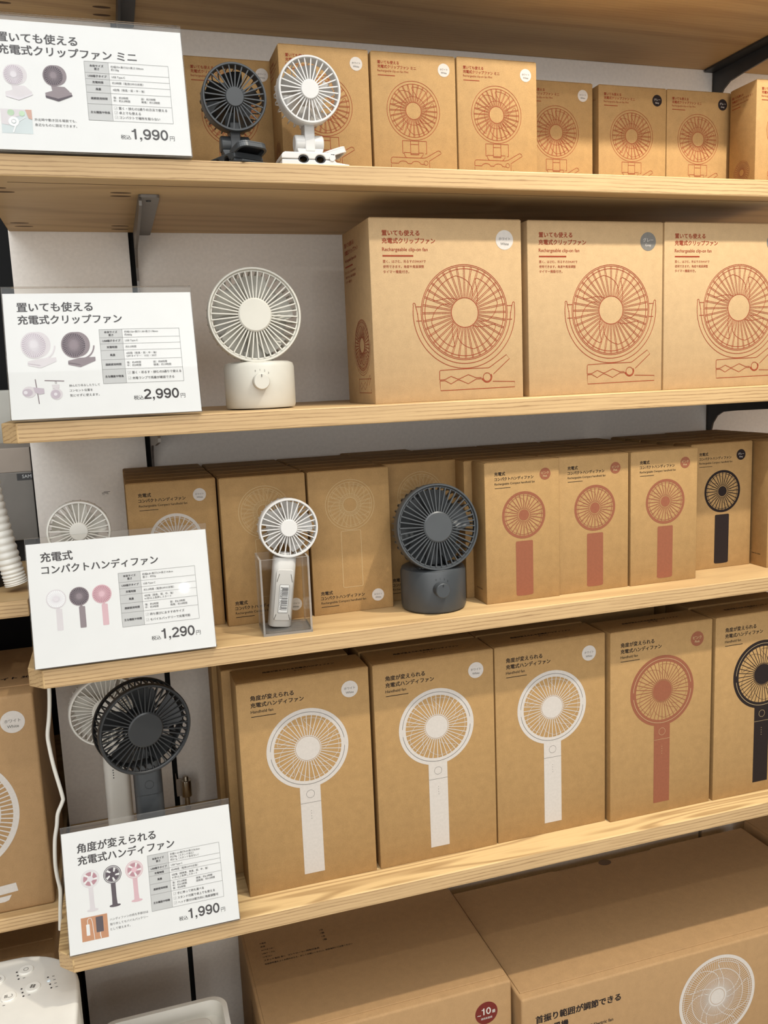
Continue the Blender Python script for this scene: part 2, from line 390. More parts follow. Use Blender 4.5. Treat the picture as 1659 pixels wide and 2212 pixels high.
# hinge-like pin in the wall slot
t = thing('wall_latch', 'small steel latch with a round pin in the wall slot beside dark handheld fan', 'latch', (.1445, YW-.016, -.5655))
q = MB(); q.box((-.0135, .004, .018), (-.002, .0056, .0435)); q.build('plate', M['tan_panel'], t, bevel=.0003)
q = MB(); q.box((-.0135, .0045, .018), (-.0122, .026, .0435)); q.build('tongue', M['tan_panel'], t, bevel=.0002)
q = MB(); q.lathe([(0, .019), (.0068, .019), (.0072, .0205), (.0072, .041), (.0068, .0425), (.003, .0425)], 24, 'z'); q.build('barrel', M['metal'], t, smooth=40)
q = MB(); q.lathe([(0, -.001), (.0036, -.001), (.0036, .0475), (.0028, .0485), (0, .0485)], 16, 'z'); q.build('pin', M['metal'], t, smooth=40)
q = MB(); q.lathe([(0, -.0035), (.0062, -.0035), (.0062, -.001), (0, -.001)], 20, 'z'); q.build('pin_foot', M['metal'], t, smooth=40)

# ------------------------------------------------------------------ cartons
JP1a, JP1b = '置いても使える', '充電式クリップファン'
def spokes(A, cx, cz, r0, r1, n, w, mi=0, L=1, pair=0, ph=0):
    for i in range(n):
        a = 2*math.pi*(i+ph)/n; c, s = math.cos(a), math.sin(a)
        for o in ((-pair, pair) if pair else (0,)):
            A.line((cx+r0*c-o*s, cz+r0*s+o*c), (cx+r1*c-o*s, cz+r1*s+o*c), w, mi, L)
def blades(A, cx, cz, r0, r1, n, w, mi=0, L=1, ph=0, swing=38):
    for i in range(n):
        b = 360*i/n+ph; pts = []
        for u in range(13):
            f = u/12; a = R(b+swing*f*f); r = r0+(r1-r0)*f; pts.append((cx+r*math.cos(a), cz+r*math.sin(a)))
        for u in range(1, 9):
            a = R(b+swing+ (360/n-30)*u/9); pts.append((cx+r1*(1-.02*u/9)*math.cos(a), cz+r1*(1-.02*u/9)*math.sin(a)))
        for u in range(13):
            f = 1-u/12; a = R(b+swing+(360/n-30)-(swing*.9)*(1-f)**1.5*1.0-4); r = r0+(r1*.95-r0)*f; pts.append((cx+r*math.cos(a), cz+r*math.sin(a)))
        A.stroke(pts, w, mi, L)
def art_clip(A, k=1.0, line=.72):
    c = (113.2*k, 101.0*k); Rr = 54.6*k
    A.ring(*c, Rr-line, Rr); A.ring(*c, 53.0*k-line, 53.0*k); A.ring(*c, 50.0*k-line, 50.0*k); A.ring(*c, 17.2*k-line, 17.2*k)
    spokes(A, *c, 17.2*k, 52.6*k, 36, line*.8, pair=.75*k)
    blades(A, *c, 17.5*k, 43*k, 4, line*.8, ph=62, swing=42)
    yo, yi, y2 = 64.3*k, 61.2*k, 58.8*k
    A.ring(*c, yo-line, yo, a0=172, a1=368); A.ring(*c, y2-line, y2, a0=180, a1=360)
    for sx, a in ((-1, 172), (1, 8)):
        ex = c[0]+sx*62.6*k; top = c[1]+9*k
        A.stroke([(c[0]+sx*yo*math.cos(R(8)), c[1]+yo*math.sin(R(8))), (ex+sx*.9*k, top+2*k), (ex, top+2.6*k), (ex-sx*1.3*k, top+2*k), (c[0]+sx*y2, c[1]), (c[0]+sx*y2, c[1]-1)], line)
        for dz in (7.3, -8.6): A.line((c[0]+sx*53.8*k, c[1]+dz*k), (c[0]+sx*60.5*k, c[1]+dz*k), line)
    P = lambda l: [(x*k, z*k) for x, z in l]
    A.stroke(P([(79.4, 24.4), (79.6, 34.5), (80.6, 35.5), (104.3, 36.2), (141.3, 36.5), (143.5, 37.2), (165.3, 51.2), (169.2, 46.4), (148, 29)]), line)
    A.stroke(P([(79.4, 24.4), (85.8, 24.6), (93.8, 28.2), (101.7, 24.9), (104.3, 24.9), (115.6, 29.4), (125.7, 25.4), (132.5, 25.3)]), line)
    A.stroke(P([(79.7, 23.2), (86.2, 23.4), (93.6, 19.4), (101.7, 23.6), (104.3, 23.6), (115.4, 18.8), (126, 24.0), (132.7, 24.0), (134, 22)]), line)
    A.stroke(P([(79.7, 23.2), (80.2, 12), (175.8, 12.9), (175.8, 19.1), (147, 20.4)]), line)
    A.ring(139.7*k, 25.7*k, 5.3*k-line, 5.3*k); A.ring(139.7*k, 25.7*k, 6.6*k-line*1.4, 6.6*k, a0=190, a1=392)
def art_mini(A, line=.50):
    c = (49.0, 80.4)
    for r in (32.0, 28.9): A.ring(*c, r-line, r)
    A.ring(*c, 9.5-line, 9.5); spokes(A, *c, 9.5, 28.9, 28, line*.9, pair=.55)
    A.ring(*c, 15.2, 15.2+line*.6); blades(A, *c, 12, 26, 5, line*.7, ph=20, swing=35)
    for a, b in (((34.4, 47.8), (34.4, 34.2)), ((34.4, 47.8), (63.5, 47.8)), ((63.5, 47.8), (63.5, 34.2)), ((44.0, 47.8), (44, 32.9)), ((53.8, 47.8), (53.8, 32.9)), ((34.4, 34.2), (36.1, 34.2)), ((61.5, 34.2), (63.5, 34.2)), ((44, 34.0), (53.8, 34.0)), ((44, 32.9), (53.8, 32.9)), ((44, 44), (53.8, 44))): A.line(a, b, line)
    A.stroke([(44, 35), (36.1, 35), (36.3, 33), (37.2, 30.8), (38.8, 29.4), (55.4, 29.4), (57.3, 30.8), (59, 33), (59.3, 35), (53.8, 35)], line)
    A.stroke([(20, 23), (20, 27.4), (20.8, 28.8), (22.4, 29.5), (59, 29.4), (63, 30.2), (76.4, 37.6), (78.4, 38.2), (80.3, 37.4), (81.4, 35.2), (66.6, 26.6), (66.6, 18)], line)
    A.stroke([(20, 23), (28.5, 23)]+[(34.5+5.4*math.cos(R(180-i*22.5)), 23+2.7*math.sin(R(180-i*22.5))) for i in range(9)]+[(44, 23)]+[(50.2+5.4*math.cos(R(180-i*22.5)), 23+2.7*math.sin(R(180-i*22.5))) for i in range(9)]+[(60, 22.5)], line)
    A.ring(62.3, 24.2, 2.6-line*.8, 2.6)
    A.stroke([(20, 21.5), (20, 14), (70, 14), (70, 19)], line)
def art_compact_front(A):
    c = (51.0, 106.5)
    A.ring(*c, 25.6, 29.0); A.disc(*c, 7.0); A.ring(*c, 7.9, 8.35); spokes(A, *c, 8.3, 25.8, 28, 1.1)
    A.ring(*c, 24.0, 24.4); blades(A, *c, 13, 24, 5, .3, swing=30, ph=10)
    top = [(62.6-.0, 73.6)]
    A.poly([(40.8, 74.6), (39.7, 73.4), (39.5, 8.2), (40.2, 7.4)]+[(51+11.4*math.sin(R(a)), 7.4-1.2*math.cos(R(a))) for a in range(-60, 61, 20)]+[(62.0, 7.4), (62.5, 8.2), (62.7, 73.4), (61.6, 74.6)]+[(51+11*math.cos(R(a)), 74.6+.001) for a in ()])
def art_compact_back(A, line=.55):
    c = (49.8, 130.7)
    A.ring(*c, 30.2-line, 30.2); A.ring(*c, 27.2-line*.8, 27.2); A.ring(*c, 8.9-line, 8.9)
    spokes(A, *c, 8.9, 27, 28, line*.6, pair=.55); A.ring(*c, 13.2, 13.2+line*.6); blades(A, *c, 11, 25, 5, line*.6, ph=15, swing=33)
    A.stroke(rrect(37.4, 31, 61.6, 99.6, 1.6), line, close=True)
def art_hand(A, lines=True):
    c = (78.6, 171.6)
    A.ring(*c, 40.2, 48.8, n=80); A.disc(*c, 14.6); A.ring(*c, 15.1, 15.9); spokes(A, *c, 15.6, 40.5, 40, .95)
    blades(A, *c, 19, 37.5, 5, .42, ph=18, swing=40); A.rect(66.2, 14.6, 90.8, 125.6)
def art_hand_lines(A):
    c = (78.6, 171.6)
    A.ring(*c, 44.0, 44.55, a0=8, a1=176, L=2); A.ring(*c, 44.0, 44.55, a0=188, a1=356, L=2)
    A.ring(78.6, 114.8, 4.7, 5.05, L=2, n=32); A.line((66.3, 104.1), (90.7, 104.1), .35, L=2)
    for i in range(4): A.disc(78.5, 93.8-3.3*i, .45, L=2, n=10)
def badge(A, x, z, r, jp, en, mi=0, ti=1):
    A.disc(x, z, r, mi, 1, 48); A.text(jp, x, z-.02*r, width=1.32*r, bold=.01, mi=ti, L=2, align='C'); A.text(en, x, z-.52*r, width=.95*r if len(en) > 4 else .75*r, bold=.012, mi=ti, L=2, align='C')
COLS = {'white': ('ホワイト', 'White', 'white', 'greyink'), 'grey': ('グレー', 'Grey', 'black', 'white'), 'pink': ('ピンク', 'Pink', 'pink', 'pale')}
KIND = {'mini': (101.5, 141, 50), 'clip': (183, 201.4, 111), 'compact': (99.1, 172.2, 38), 'compactback': (99.1, 172.2, 38), 'hand': (155.7, 259.8, 51)}
_mc = {}
def cached(key, fn):
    if key not in _mc: _mc[key] = fn()
    return _mc[key]
def carton_body(kind, w, h, d, m):
    q = MB(); q.box((0, 0, 0), (w, d, h)); return q.mesh('carton_body', [m], bevel=.0007, seg=2, smooth=60)
def flap_mesh(w, h, d, m):
    q = MB(); q.box((.0012, .0004, h), (w-.0012, d-.0016, h+.0007)); return q.mesh('top_flap', [m], bevel=.0003, seg=1)
def carton(kind, colour, x, y, zb, label, group, front=True, side=False, topprint=False, name='fan_carton'):
    w, h, d = KIND[kind]; W, H, D = w/1000, h/1000, d/1000
    t = thing(name, label, 'box', (x, y, zb), group)
    m = M['kraft_light'] if kind == 'clip' else M['kraft']
    bk = kind.replace('back', '')
    link('carton_body', cached((bk, 'body'), lambda: carton_body(kind, W, H, D, m)), t)
    link('top_flap', cached((bk, 'flap'), lambda: flap_mesh(W, H, D, m)), t)
    if not front: return t
    jp, en, bm_, tm = COLS[colour]
    def title():
        A = Art()
        if kind == 'mini':
            A.text(JP1a, 7.9, 129.0, width=25.3, bold=.018); A.text('充電式クリップファン ミニ', 7.9, 124.4, width=45.7, bold=.018); A.text('Rechargeable clip-on fan Mini', 7.7, 120.3, width=36.5, bold=.004); A.rect(7.9, 116.2, 28.1, 117.0); mm = M['red']
        elif kind == 'clip':
            k = .9789
            A.text(JP1a, 15.2*k, 187.3*k, width=44.7*k, bold=.022); A.text(JP1b, 15*k, 178.9*k, width=63.6*k, bold=.022); A.text('Rechargeable clip-on fan', 15*k, 170*k, width=54.3*k, bold=.012); A.rect(15.1*k, 163.9*k, 51.7*k, 165.6*k)
            for i, s in enumerate(('置く、はさむ、吊るすの3WAYで', '使用できます。角度や風量調整', 'タイマー機能付き。')): A.text(s, 15.3*k, (157.4-5.7*i)*k, width=(51.3, 49, 31)[i]*k, bold=.008)
            mm = M['red']
        elif kind == 'compact':
            A.text('充電式', 13, 156.8, width=14, bold=.022); A.text('コンパクトハンディファン', 12.9, 150.7, width=51.5, bold=.022); A.text('Rechargeable Compact handheld fan', 13.1, 145.3, width=52.9, bold=.008); A.rect(13.2, 141.2, 33.8, 141.8); mm = M['black']
        elif kind == 'compactback':
            A.text('充電式', 9.3, 24.6, width=14.3, bold=.022); A.text('コンパクトハンディファン', 9, 18.6, width=54, bold=.022); A.text('Rechargeable Compact handheld fan', 9.1, 13.4, width=55.3, bold=.008); A.rect(9.2, 9.4, 30.7, 10.1); mm = M['black']
        else:
            A.text('角度が変えられる', 15.5, 239.3, width=49.9, bold=.022); A.text('充電式ハンディファン', 15.3, 231.0, width=61.4, bold=.022); A.text('Handheld fan', 15.1, 223.9, width=25.7, bold=.01); A.rect(15.2, 219.2, 43.7, 220.0); mm = M['black']
        return A.mesh('printed_title', [mm], F_front)
    def pic():
        A = Art()
        if kind == 'mini': art_mini(A); mm = M['red']
        elif kind == 'clip': art_clip(A, .9789); mm = M['red']
        elif kind == 'compact': art_compact_front(A); mm = M[bm_]
        elif kind == 'compactback': art_compact_back(A); mm = M['pale']
        else: art_hand(A); mm = M[bm_]
        return A.mesh('printed_fan_picture', [mm], F_front)
    def bad():
        A = Art(); p = {'mini': (87.2, 126.0, 7.2), 'clip': (161.9, 179.2, 10.9), 'compact': (80.2, 154.8, 7.3), 'compactback': (79.9, 17.6, 7.6), 'hand': (132, 236, 10.1)}[kind]
        if kind == 'clip' and colour == 'grey': badge(A, *p, jp, en); return A.mesh('colour_badge', [M['greyink'], M['white']], F_front)
        badge(A, *p, jp, en); return A.mesh('colour_badge', [M[bm_], M[tm]], F_front)
    link('printed_title', cached((kind, 'title'), title), t)
    p = link('printed_fan_picture', cached((kind, 'pic', colour), pic), t)
    if kind == 'hand':
        def li():
            A = Art(); art_hand_lines(A); return A.mesh('outline_marks', [M['pale'] if colour != 'white' else M['greyink']], F_front)
        link('outline_marks', cached((kind, 'lines', colour), li), p)
    link('colour_badge', cached((kind, 'badge', colour), bad), t)
    if side:
        def FL(s, z, e): return (-e, D-s, z)
        A = Art()
        if kind == 'clip':
            A.text(JP1a, 9, 184, width=40, bold=.022); A.text(JP1b, 9, 175.5, width=57, bold=.022); A.text('Rechargeable clip-on fan', 9, 167, width=49, bold=.012); A.rect(9, 160.5, 42, 162.2)
            for i, s in enumerate(('置く、はさむ、吊るすの3WAYで', '使用できます。角度や風量調整', 'タイマー機能付き。')): A.text(s, 9, 153.8-5.6*i, width=(46, 44, 28)[i], bold=.008)
            A.build('side_title', M['red'], FL, t)
            A = Art(); c = (67, 67)
            for r in (29.5, 28.4, 26.6): A.ring(*c, r-.5, r)
            A.ring(*c, 8.5, 9); spokes(A, *c, 9, 28.2, 36, .45, pair=.4); blades(A, *c, 10, 23, 4, .45, ph=60, swing=42)
            A.ring(*c, 34, 34.4, a0=172, a1=368); A.ring(*c, 31.4, 31.8, a0=180, a1=360)
            for dz in (28.6, 12.6): A.line((49, dz), (98, dz), .5)
            A.line((49, 12.6), (49, 28.6), .5); A.line((98, 12.6), (98, 17), .5)
            A.stroke([(52, 20.5), (58, 24.5), (64, 20.5), (58, 16.5)], .45, close=True); A.stroke([(66, 20.5), (73, 25), (80, 20.5), (73, 16)], .45, close=True); A.stroke([(80, 20.5), (85, 26), (94, 33), (97, 30), (88, 21)], .45)
            A.build('side_picture', M['red'], FL, t)
        elif kind == 'mini':
            A.text(JP1a, 4, 129, width=21, bold=.018); A.text('充電式クリップファン ミニ', 4, 124.2, width=39, bold=.018); A.text('Rechargeable clip-on fan Mini', 4, 120, width=31, bold=.004); A.rect(4, 115.8, 20, 116.6)
            A.build('side_title', M['red'], FL, t)
            A = Art(); c = (25, 32)
            A.ring(*c, 14.6, 15); A.ring(*c, 13, 13.4); A.ring(*c, 4.2, 4.6); spokes(A, *c, 4.6, 13.2, 28, .3, pair=.25); A.build('side_picture', M['pink'], FL, t)
        else:
            A.text('MADE IN CHINA', 9, 16, width=17, bold=.01); A.build('side_print', M['black'], FL, t)
    if topprint:
        def FT(x, s, e): return (x, .001*topprint+s, H+.0008+e)
        A = Art(); A.text('角度が変えられる充電式ハンディファン', 35, 0, width=86, bold=.03); A.text(jp, 78, -7, width=14, bold=.02, align='C'); A.build('top_print', M['black'], FT, t)
    return t

# ---- shelf A : mini clip fan boxes
G = 'small clip fan cartons on the upper shelf'
for c, x, y, lab, sd in (('white', .1955, .130, 'small brown fan box with white dot, in shade behind the dark mini clip fan', 0),
                 ('white', .2915, .076, 'small brown fan box directly behind the white mini clip fan', 1),
                 ('white', .3960, .077, 'second small fan box with white dot in the forward trio, right of white fan', 0),
                 ('white', .4985, .075, 'brightest small fan box with white dot, rightmost of the forward trio', 0),
                 ('white', .6068, .130, 'set-back small fan box with white dot, partly hidden by the brightest box', 0),
                 ('grey', .7170, .130, 'set-back small fan box with black dot and dark gap on its left', 1),
                 ('grey', .8195, .130, 'set-back small fan box with black dot beside the forward box at right edge', 0),
                 ('white', .9140, .0735, 'small fan box at the right edge of the upper shelf, its printed side showing', 1)):
    carton('mini', c, x, y, ZA, lab, G, side=sd)
# ---- shelf B : clip fan boxes
G = 'large clip fan cartons with red line drawing'
carton('clip', 'white', .3713, .030, ZB, 'large light brown box with red fan drawing and white dot', G, side=True)
carton('clip', 'grey', .5628, .0315, ZB, 'middle large box with red fan drawing and whole grey dot', G)
carton('clip', 'grey', .7463, .029, ZB, 'large red-printed box cut off by the right edge of the photo', G)
# ---- shelf C : compact handheld fan boxes
G = 'compact handheld fan cartons'
carton('compact', 'white', .0955, .090, ZC, 'compact fan box with white fan picture, partly behind the 1,290 yen sign', G)
carton('compactback', 'white', .1967, .0767, ZC, 'compact fan box showing its outline-drawing side behind the clear acrylic stand', G)
carton('compactback', 'white', .2985, .0761, ZC, 'compact fan box with outline drawing between acrylic stand and dark desk fan', G)
carton('compactback', 'white', .3965, .101, ZC, 'compact fan box with outline drawing, mostly hidden by the dark desk fan', G)
carton('compact', 'pink', .5035, .0338, ZC, 'compact fan box with pink fan picture, left one beside the dark desk fan', G, side=True)
carton('compact', 'pink', .6030, .0366, ZC, 'compact fan box with pink fan picture, middle one of three', G)
carton('compact', 'pink', .7048, .0353, ZC, 'compact fan box with pink fan picture, right one next to the black-printed box', G)
carton('compact', 'grey', .8215, .0718, ZC, 'compact fan box with black fan picture and black dot', G)
carton('compact', 'grey', .9232, .0421, ZC, 'compact fan box at the right edge showing only its plain side', G, side=True)
BG = 'compact cartons queued behind the front ones'; BL = 'plain compact fan carton queued behind the front row, only its dark top showing'
for x, y0 in ((.0960, .090), (.1972, .0767), (.2985, .0761), (.3960, .101), (.4935, .0338), (.5960, .0366), (.6985, .0353), (.8220, .0718), (.9235, .0421)):
    y = y0+.0395
    while y+.038 < YW-.001:
        if y+.038 > .093 or True: carton('compact', 'white', x+random.uniform(-.0008, .0008), y, ZC, BL, BG, front=False)
        y += .0392
# ---- shelf D : handheld fan boxes
G = 'tall handheld fan cartons'
carton('hand', 'white', .1952, .0376, ZD, 'tall handheld fan box with white fan picture, beside the lowest price sign', G, topprint=26)
carton('hand', 'white', .3560, .0375, ZD, 'tall handheld fan box with white fan picture, middle of three', G, topprint=26)
carton('hand', 'white', .5137, .0380, ZD, 'tall handheld fan box with white fan picture, beside the pink one', G, topprint=26)
carton('hand', 'pink', .6731, .0316, ZD, 'tall handheld fan box with pink fan picture and pink dot', G, topprint=26)
carton('hand', 'grey', .8337, .0307, ZD, 'tall handheld fan box with black fan picture at right edge', G, topprint=26)
BG = 'tall handheld fan cartons queued behind the front ones'; BL = 'plain tall handheld fan carton queued behind the front row in shadow'
for x, y in ((.1852, .0925), (.1795, .147), (.186, .2), (.3545, .0925), (.3545, .147), (.3545, .2), (.512, .0925), (.512, .147), (.512, .2), (.672, .16), (.833, .088), (.833, .142), (.833, .2)):
    carton('hand', 'white', x, y, ZD, BL, BG, front=False)
A = Art()

# ---- bottom: big fan cartons
def big_box(label, x0, x1, y0, y1, zt, parts=None, name='large_fan_carton'):
    t = thing(name, label, 'box', (x0, y0, ZE), 'large corrugated cartons below the shelves')
    W, D, H = x1-x0, y1-y0, zt-ZE
    q = MB(); q.box((0, 0, 0), (W, D, H)); q.build('carton_body', M['kraft_big'], t, bevel=.003, seg=3, smooth=50)
    q = MB(); q.prism([(.004, .012), (W-.004, .012), (W-.004, D*.995), (W*.66, D*.995), (W*.64, D*.97), (W*.34, D*.97), (W*.32, D*.995), (.004, D*.995)], H-.0003, H+.0014, 'z'); q.build('top_flap', M['kraft_big'], t, bevel=.0004, seg=1)
    q = MB(); q.prism([(W*.49+.011*math.cos(R(a)), D*.962+.008*math.sin(R(a))) for a in range(0, 360, 20)], H+.0012, H+.0016, 'z'); q.build('finger_notch', M['near_dark'], t)
    return t, W, D, H
t, W, D, H = big_box('large corrugated box with dark red dot, left one on the bottom', .2010, .5245, .030, .285, -.757)
A = Art(); zb = (-.7940-ZE)*1000; xb = (.4880-.201)*1000
A.disc(xb, zb, 15.8, 0, 1, 48); A.price('10', xb-7.2, zb-2.2, 13.4, mi=1, L=2); A.text('~', xb-12.6, zb-4, width=4.4, bold=.02, mi=1, L=2); A.text('畳', xb+8, zb-1.5, width=4.6, bold=.02, mi=1, L=2); A.text('適用床面積', xb, zb-8.6, width=16, bold=.01, mi=1, L=2, align='C')
A.build('size_badge', [M['darkred'], M['white']], F_front, t)
A = Art()
for i, (l, wd, r) in enumerate((('付属品', 9, None), ('本体', 7, '1台'), ('ACアダプター', 19, '1個'), ('USBケーブル', 18, '1本'), ('リモコン', 13, '1個'), ('スタンド支柱 各1、コントローラー用取付金具', 78, None), ('取扱説明書をよくお読みのうえ、正しくお使いください。保管場所にご注意ください', 124, None))):
    A.text(s := l, 23, 188-7.6*i, width=wd, bold=.015)
    if r: A.text(r, 110, 188-7.6*i+7, width=5, bold=.015)
A.build('top_print', M['black'], lambda x, y, e: (x, y, H+.0015+e), t)
A = Art()
for i in range(6): A.text('送風機 リビング用', 120, 200-9*i, width=52-5*(i % 3), bold=.01)
A.build('side_print', M['black'], lambda s, z, e: (-e, D-s, z), t)
t, W, D, H = big_box('large corrugated box with a white fan picture on its front, bottom right', .5295, 1.080, .012, .258, -.775)
xo = .5295
A = Art(); A.text('首振り範囲が調節できる', 20.5, (-.8135-ZE)*1000, width=127, bold=.03); A.build('printed_title', M['black'], F_front, t)
A = Art(); A.text('DC扇風機', 19, (-.8295-ZE)*1000, width=49, bold=.03); A.text('DC Electric fan', 95, (-.8420-ZE)*1000, width=41, bold=.015)
A.build('printed_subtitle', M['black'], F_front, t)
A = Art(); c = ((.8340-xo)*1000, (-.8525-ZE)*1000)
A.ring(*c, 58.5, 63.5, n=90); A.disc(*c, 11.5); A.ring(*c, 12.1, 15); spokes(A, *c, 15, 59, 100, .62); A.ring(*c, 56, 56.8); A.ring(*c, 42, 43); A.ring(*c, 28, 28.6); blades(A, *c, 16, 54, 5, .9, ph=12, swing=40)
A.rect(c[0]-7, 0.5, c[0]+7, c[1]-63)
A.build('printed_fan_picture', M['white'], F_front, t)
big_box('pale corrugated box at the bottom right corner beside the white fan picture', 1.092, 1.5, .03, .27, -.770)

# ------------------------------------------------------------------ fans
def RX(a): return Matrix.Rotation(R(a), 4, 'X')
def RY(a): return Matrix.Rotation(R(a), 4, 'Y')
def RZ(a): return Matrix.Rotation(R(a), 4, 'Z')
def TR(*p): return Matrix.Translation(p)
def fan_head(par, X, Ra, D, hub, n, m, mi_, ribs=34, rw=.07, band=.45, spike=False, twin=False, open_back=False, nb=5, spw=.021, bm_=None, rr_=.62):
    bm_ = bm_ or m
    q = MB(); w = Ra*rw; b = .0016
    q.lathe([(Ra-w, .0012), (Ra-w*.75, 0), (Ra-w*.25, 0), (Ra, .0014), (Ra, .005), (Ra-.0015, .006), (Ra-w, .004)], 72, 'y', closed=True, X=X)
    if twin: q.lathe([(Ra-w*1.12, .0022), (Ra-w*1.0, .0008), (Ra-w*1.0, .004), (Ra-w*1.55, .005), (Ra-w*1.55, .0022)], 72, 'y', closed=True, X=X)
    for i in range(n):
        a = 360*(i+.35)/n; h = Ra*spw*.5
        q.box((hub*.9, .0010, -h), (Ra-w*(1.3 if twin else .9), .0010+Ra*.045, h), X=X @ RY(a))
    q.build('front_grille', m, par, smooth=35)
    q = MB(); q.lathe([(0, -.0006), (hub*.92, -.0006), (hub, .0004), (hub, .0042), (0, .0042)], 48, 'y', X=X); q.build('hub_cap', m, par, smooth=30)
    # housing: solid band, ribs bending inwards, rear plate
    q = MB(); yb = D*band
    q.lathe([(Ra-.0003, .004), (Ra-.0003, yb), (Ra-.0020, yb), (Ra-.0020, .004)], 72, 'y', closed=True, X=X)
    q.build('housing', m, par, smooth=40)
    q = MB()
    rr = Ra*rr_; pts = [(Ra-.0011, yb-.001), (Ra*.99, yb+(D-yb)*.35), (Ra*.94, yb+(D-yb)*.72), (Ra*(rr_+1)*.46, D*.95), (rr-.001, D)]
    if open_back: rr = Ra*.34; pts = [(Ra-.0011, yb-.001), (Ra*.98, D*.8), (Ra*.93, D*.97), (rr, D)]
    tk = Ra*.014
    for i in range(ribs):
        a = 360*i/ribs; Y = X @ RY(a); dp = Ra*(.07 if spike else .035)
        for (r0, y0), (r1, y1) in zip(pts[:-1], pts[1:]):
            nx, ny = y1-y0, -(r1-r0); l = math.hypot(nx, ny); nx, ny = nx/l*dp, ny/l*dp
            q.add([(r0, y0, -tk), (r1, y1, -tk), (r1-nx, y1-ny, -tk), (r0-nx, y0-ny, -tk), (r0, y0, tk), (r1, y1, tk), (r1-nx, y1-ny, tk), (r0-nx, y0-ny, tk)],
                  [(0, 3, 2, 1), (4, 5, 6, 7), (0, 1, 5, 4), (1, 2, 6, 5), (2, 3, 7, 6), (3, 0, 4, 7)], 0, Y)
    if open_back: q.lathe([(Ra, D*.78), (Ra+.0006, D*.86), (Ra*.95, D), (Ra*.90, D), (Ra*.93, D*.86)], 72, 'y', closed=True, X=X)
    q.lathe([(0, D+.002), (rr*.8, D+.002), (rr, D), (rr, D-.002), (0, D-.002)], 40, 'y', X=X)
    q.build('rear_cage', m, par, smooth=40)
    q = MB(); hb = Ra*.27; y0, y1 = D*.22, D*.70
    q.lathe([(0, y0), (hb*.85, y0), (hb, y0+.002), (hb, y1), (0, y1)], 32, 'y', X=X)
    for i in range(nb):
        a0 = 360*i/nb; vs = []; fs = []; K = 7; J = 5
        for s in (0, 1):
            for k in range(K):
                f = k/(K-1); r = hb*.9+(Ra*.86-hb*.9)*f; sweep = 18*f
                for j in range(J):
                    g = j/(J-1); an = R(a0+sweep+(g-.5)*(50-10*f)); y = y0+(y1-y0)*(.1+.8*g)+.0012*s
                    vs.append((r*math.cos(an), y, r*math.sin(an)))
        N = K*J
        for k in range(K-1):
            for j in range(J-1):
                c = k*J+j; fs += [(c, c+1, c+J+1, c+J), (N+c, N+c+J, N+c+J+1, N+c+1)]
        for k in range(K-1): fs += [(k*J, k*J+J, N+k*J+J, N+k*J), (k*J+J-1, N+k*J+J-1, N+k*J+2*J-1, k*J+2*J-1)]
        for j in range(J-1): fs += [((K-1)*J+j, (K-1)*J+j+1, N+(K-1)*J+j+1, N+(K-1)*J+j)]
        q.add(vs, fs, 0, X)
    q.build('blade_wheel', bm_, par, smooth=40)

def desk_fan(label, x, y, z, m, rz=0, tilt=4, hx=0):
    t = thing('desk_fan', label, 'fan', (x, y, z), 'round desk fans on drum bases', R(rz))
    r = .0394; h = .0525
    q = MB(); q.lathe([(0, .0008), (r-.0045, .0008), (r-.0012, .0016), (r, .005), (r, h-.006), (r-.0015, h-.002), (r-.006, h), (0, h)], 72, 'z'); q.build('base', m, t, smooth=35)
    q = MB(); q.lathe([(0, 0), (r-.006, 0), (r-.006, .0012), (0, .0012)], 48, 'z'); q.build('rubber_foot', M['near_black'], t, smooth=40)
    kx = -.0055
    q = MB(); q.lathe([(0, -.0095), (.0080, -.0095), (.0088, -.0085), (.0088, .002), (0, .002)], 40, 'y', X=TR(kx, -r+.0004, .0305)); k = q.build('knob', m, t, smooth=30)
    q = MB(); q.box((kx-.0004, -r-.0098, .0355), (kx+.0004, -r-.0090, .0382)); q.build('pointer_mark', M['near_black'] if m is M['charcoal'] else M['greyink'], k)
    A = Art()
    for i, s in enumerate('0123'): 
        a = R(112-22*i); A.text(s, kx*1000+13.2*math.cos(a), 30.5-1.1+12.6*math.sin(a), size=3.0, align='C')
    def FC(px, pz, e): return (px, -math.sqrt(max(0, r*r-px*px))-e, pz)
    A.build('dial_numbers', M['greyink'] if m is not M['charcoal'] else M['near_black'], FC, t)
    q = MB(); q.box((-.017, -.004, h-.004), (.017, .004, h+.012)); q.build('neck', m, t, bevel=.002)
    Xh = TR(hx, -.028, .1025) @ RX(-tilt)
    fan_head(t, Xh, .0512, .036, .0182, 42, m, m, ribs=40, rw=.06, band=.36, spike=True, twin=True, spw=.026, rr_=.80)
    q = MB(); q.lathe([(0, 0), (.012, 0), (.012, .05), (0, .05)], 24, 'z', X=TR(0, .0, h+.002)); q.build('motor_post', m, t, smooth=40)
    return t
desk_fan('white desk fan with round head on a drum base beside the large red-printed box', .2515, .0840, ZB, M['white_plastic'], tilt=2, hx=-.0052)
desk_fan('dark grey desk fan with round head on a drum base among brown boxes', .4432, .0572, ZC, M['charcoal'], tilt=7, hx=-.0015)

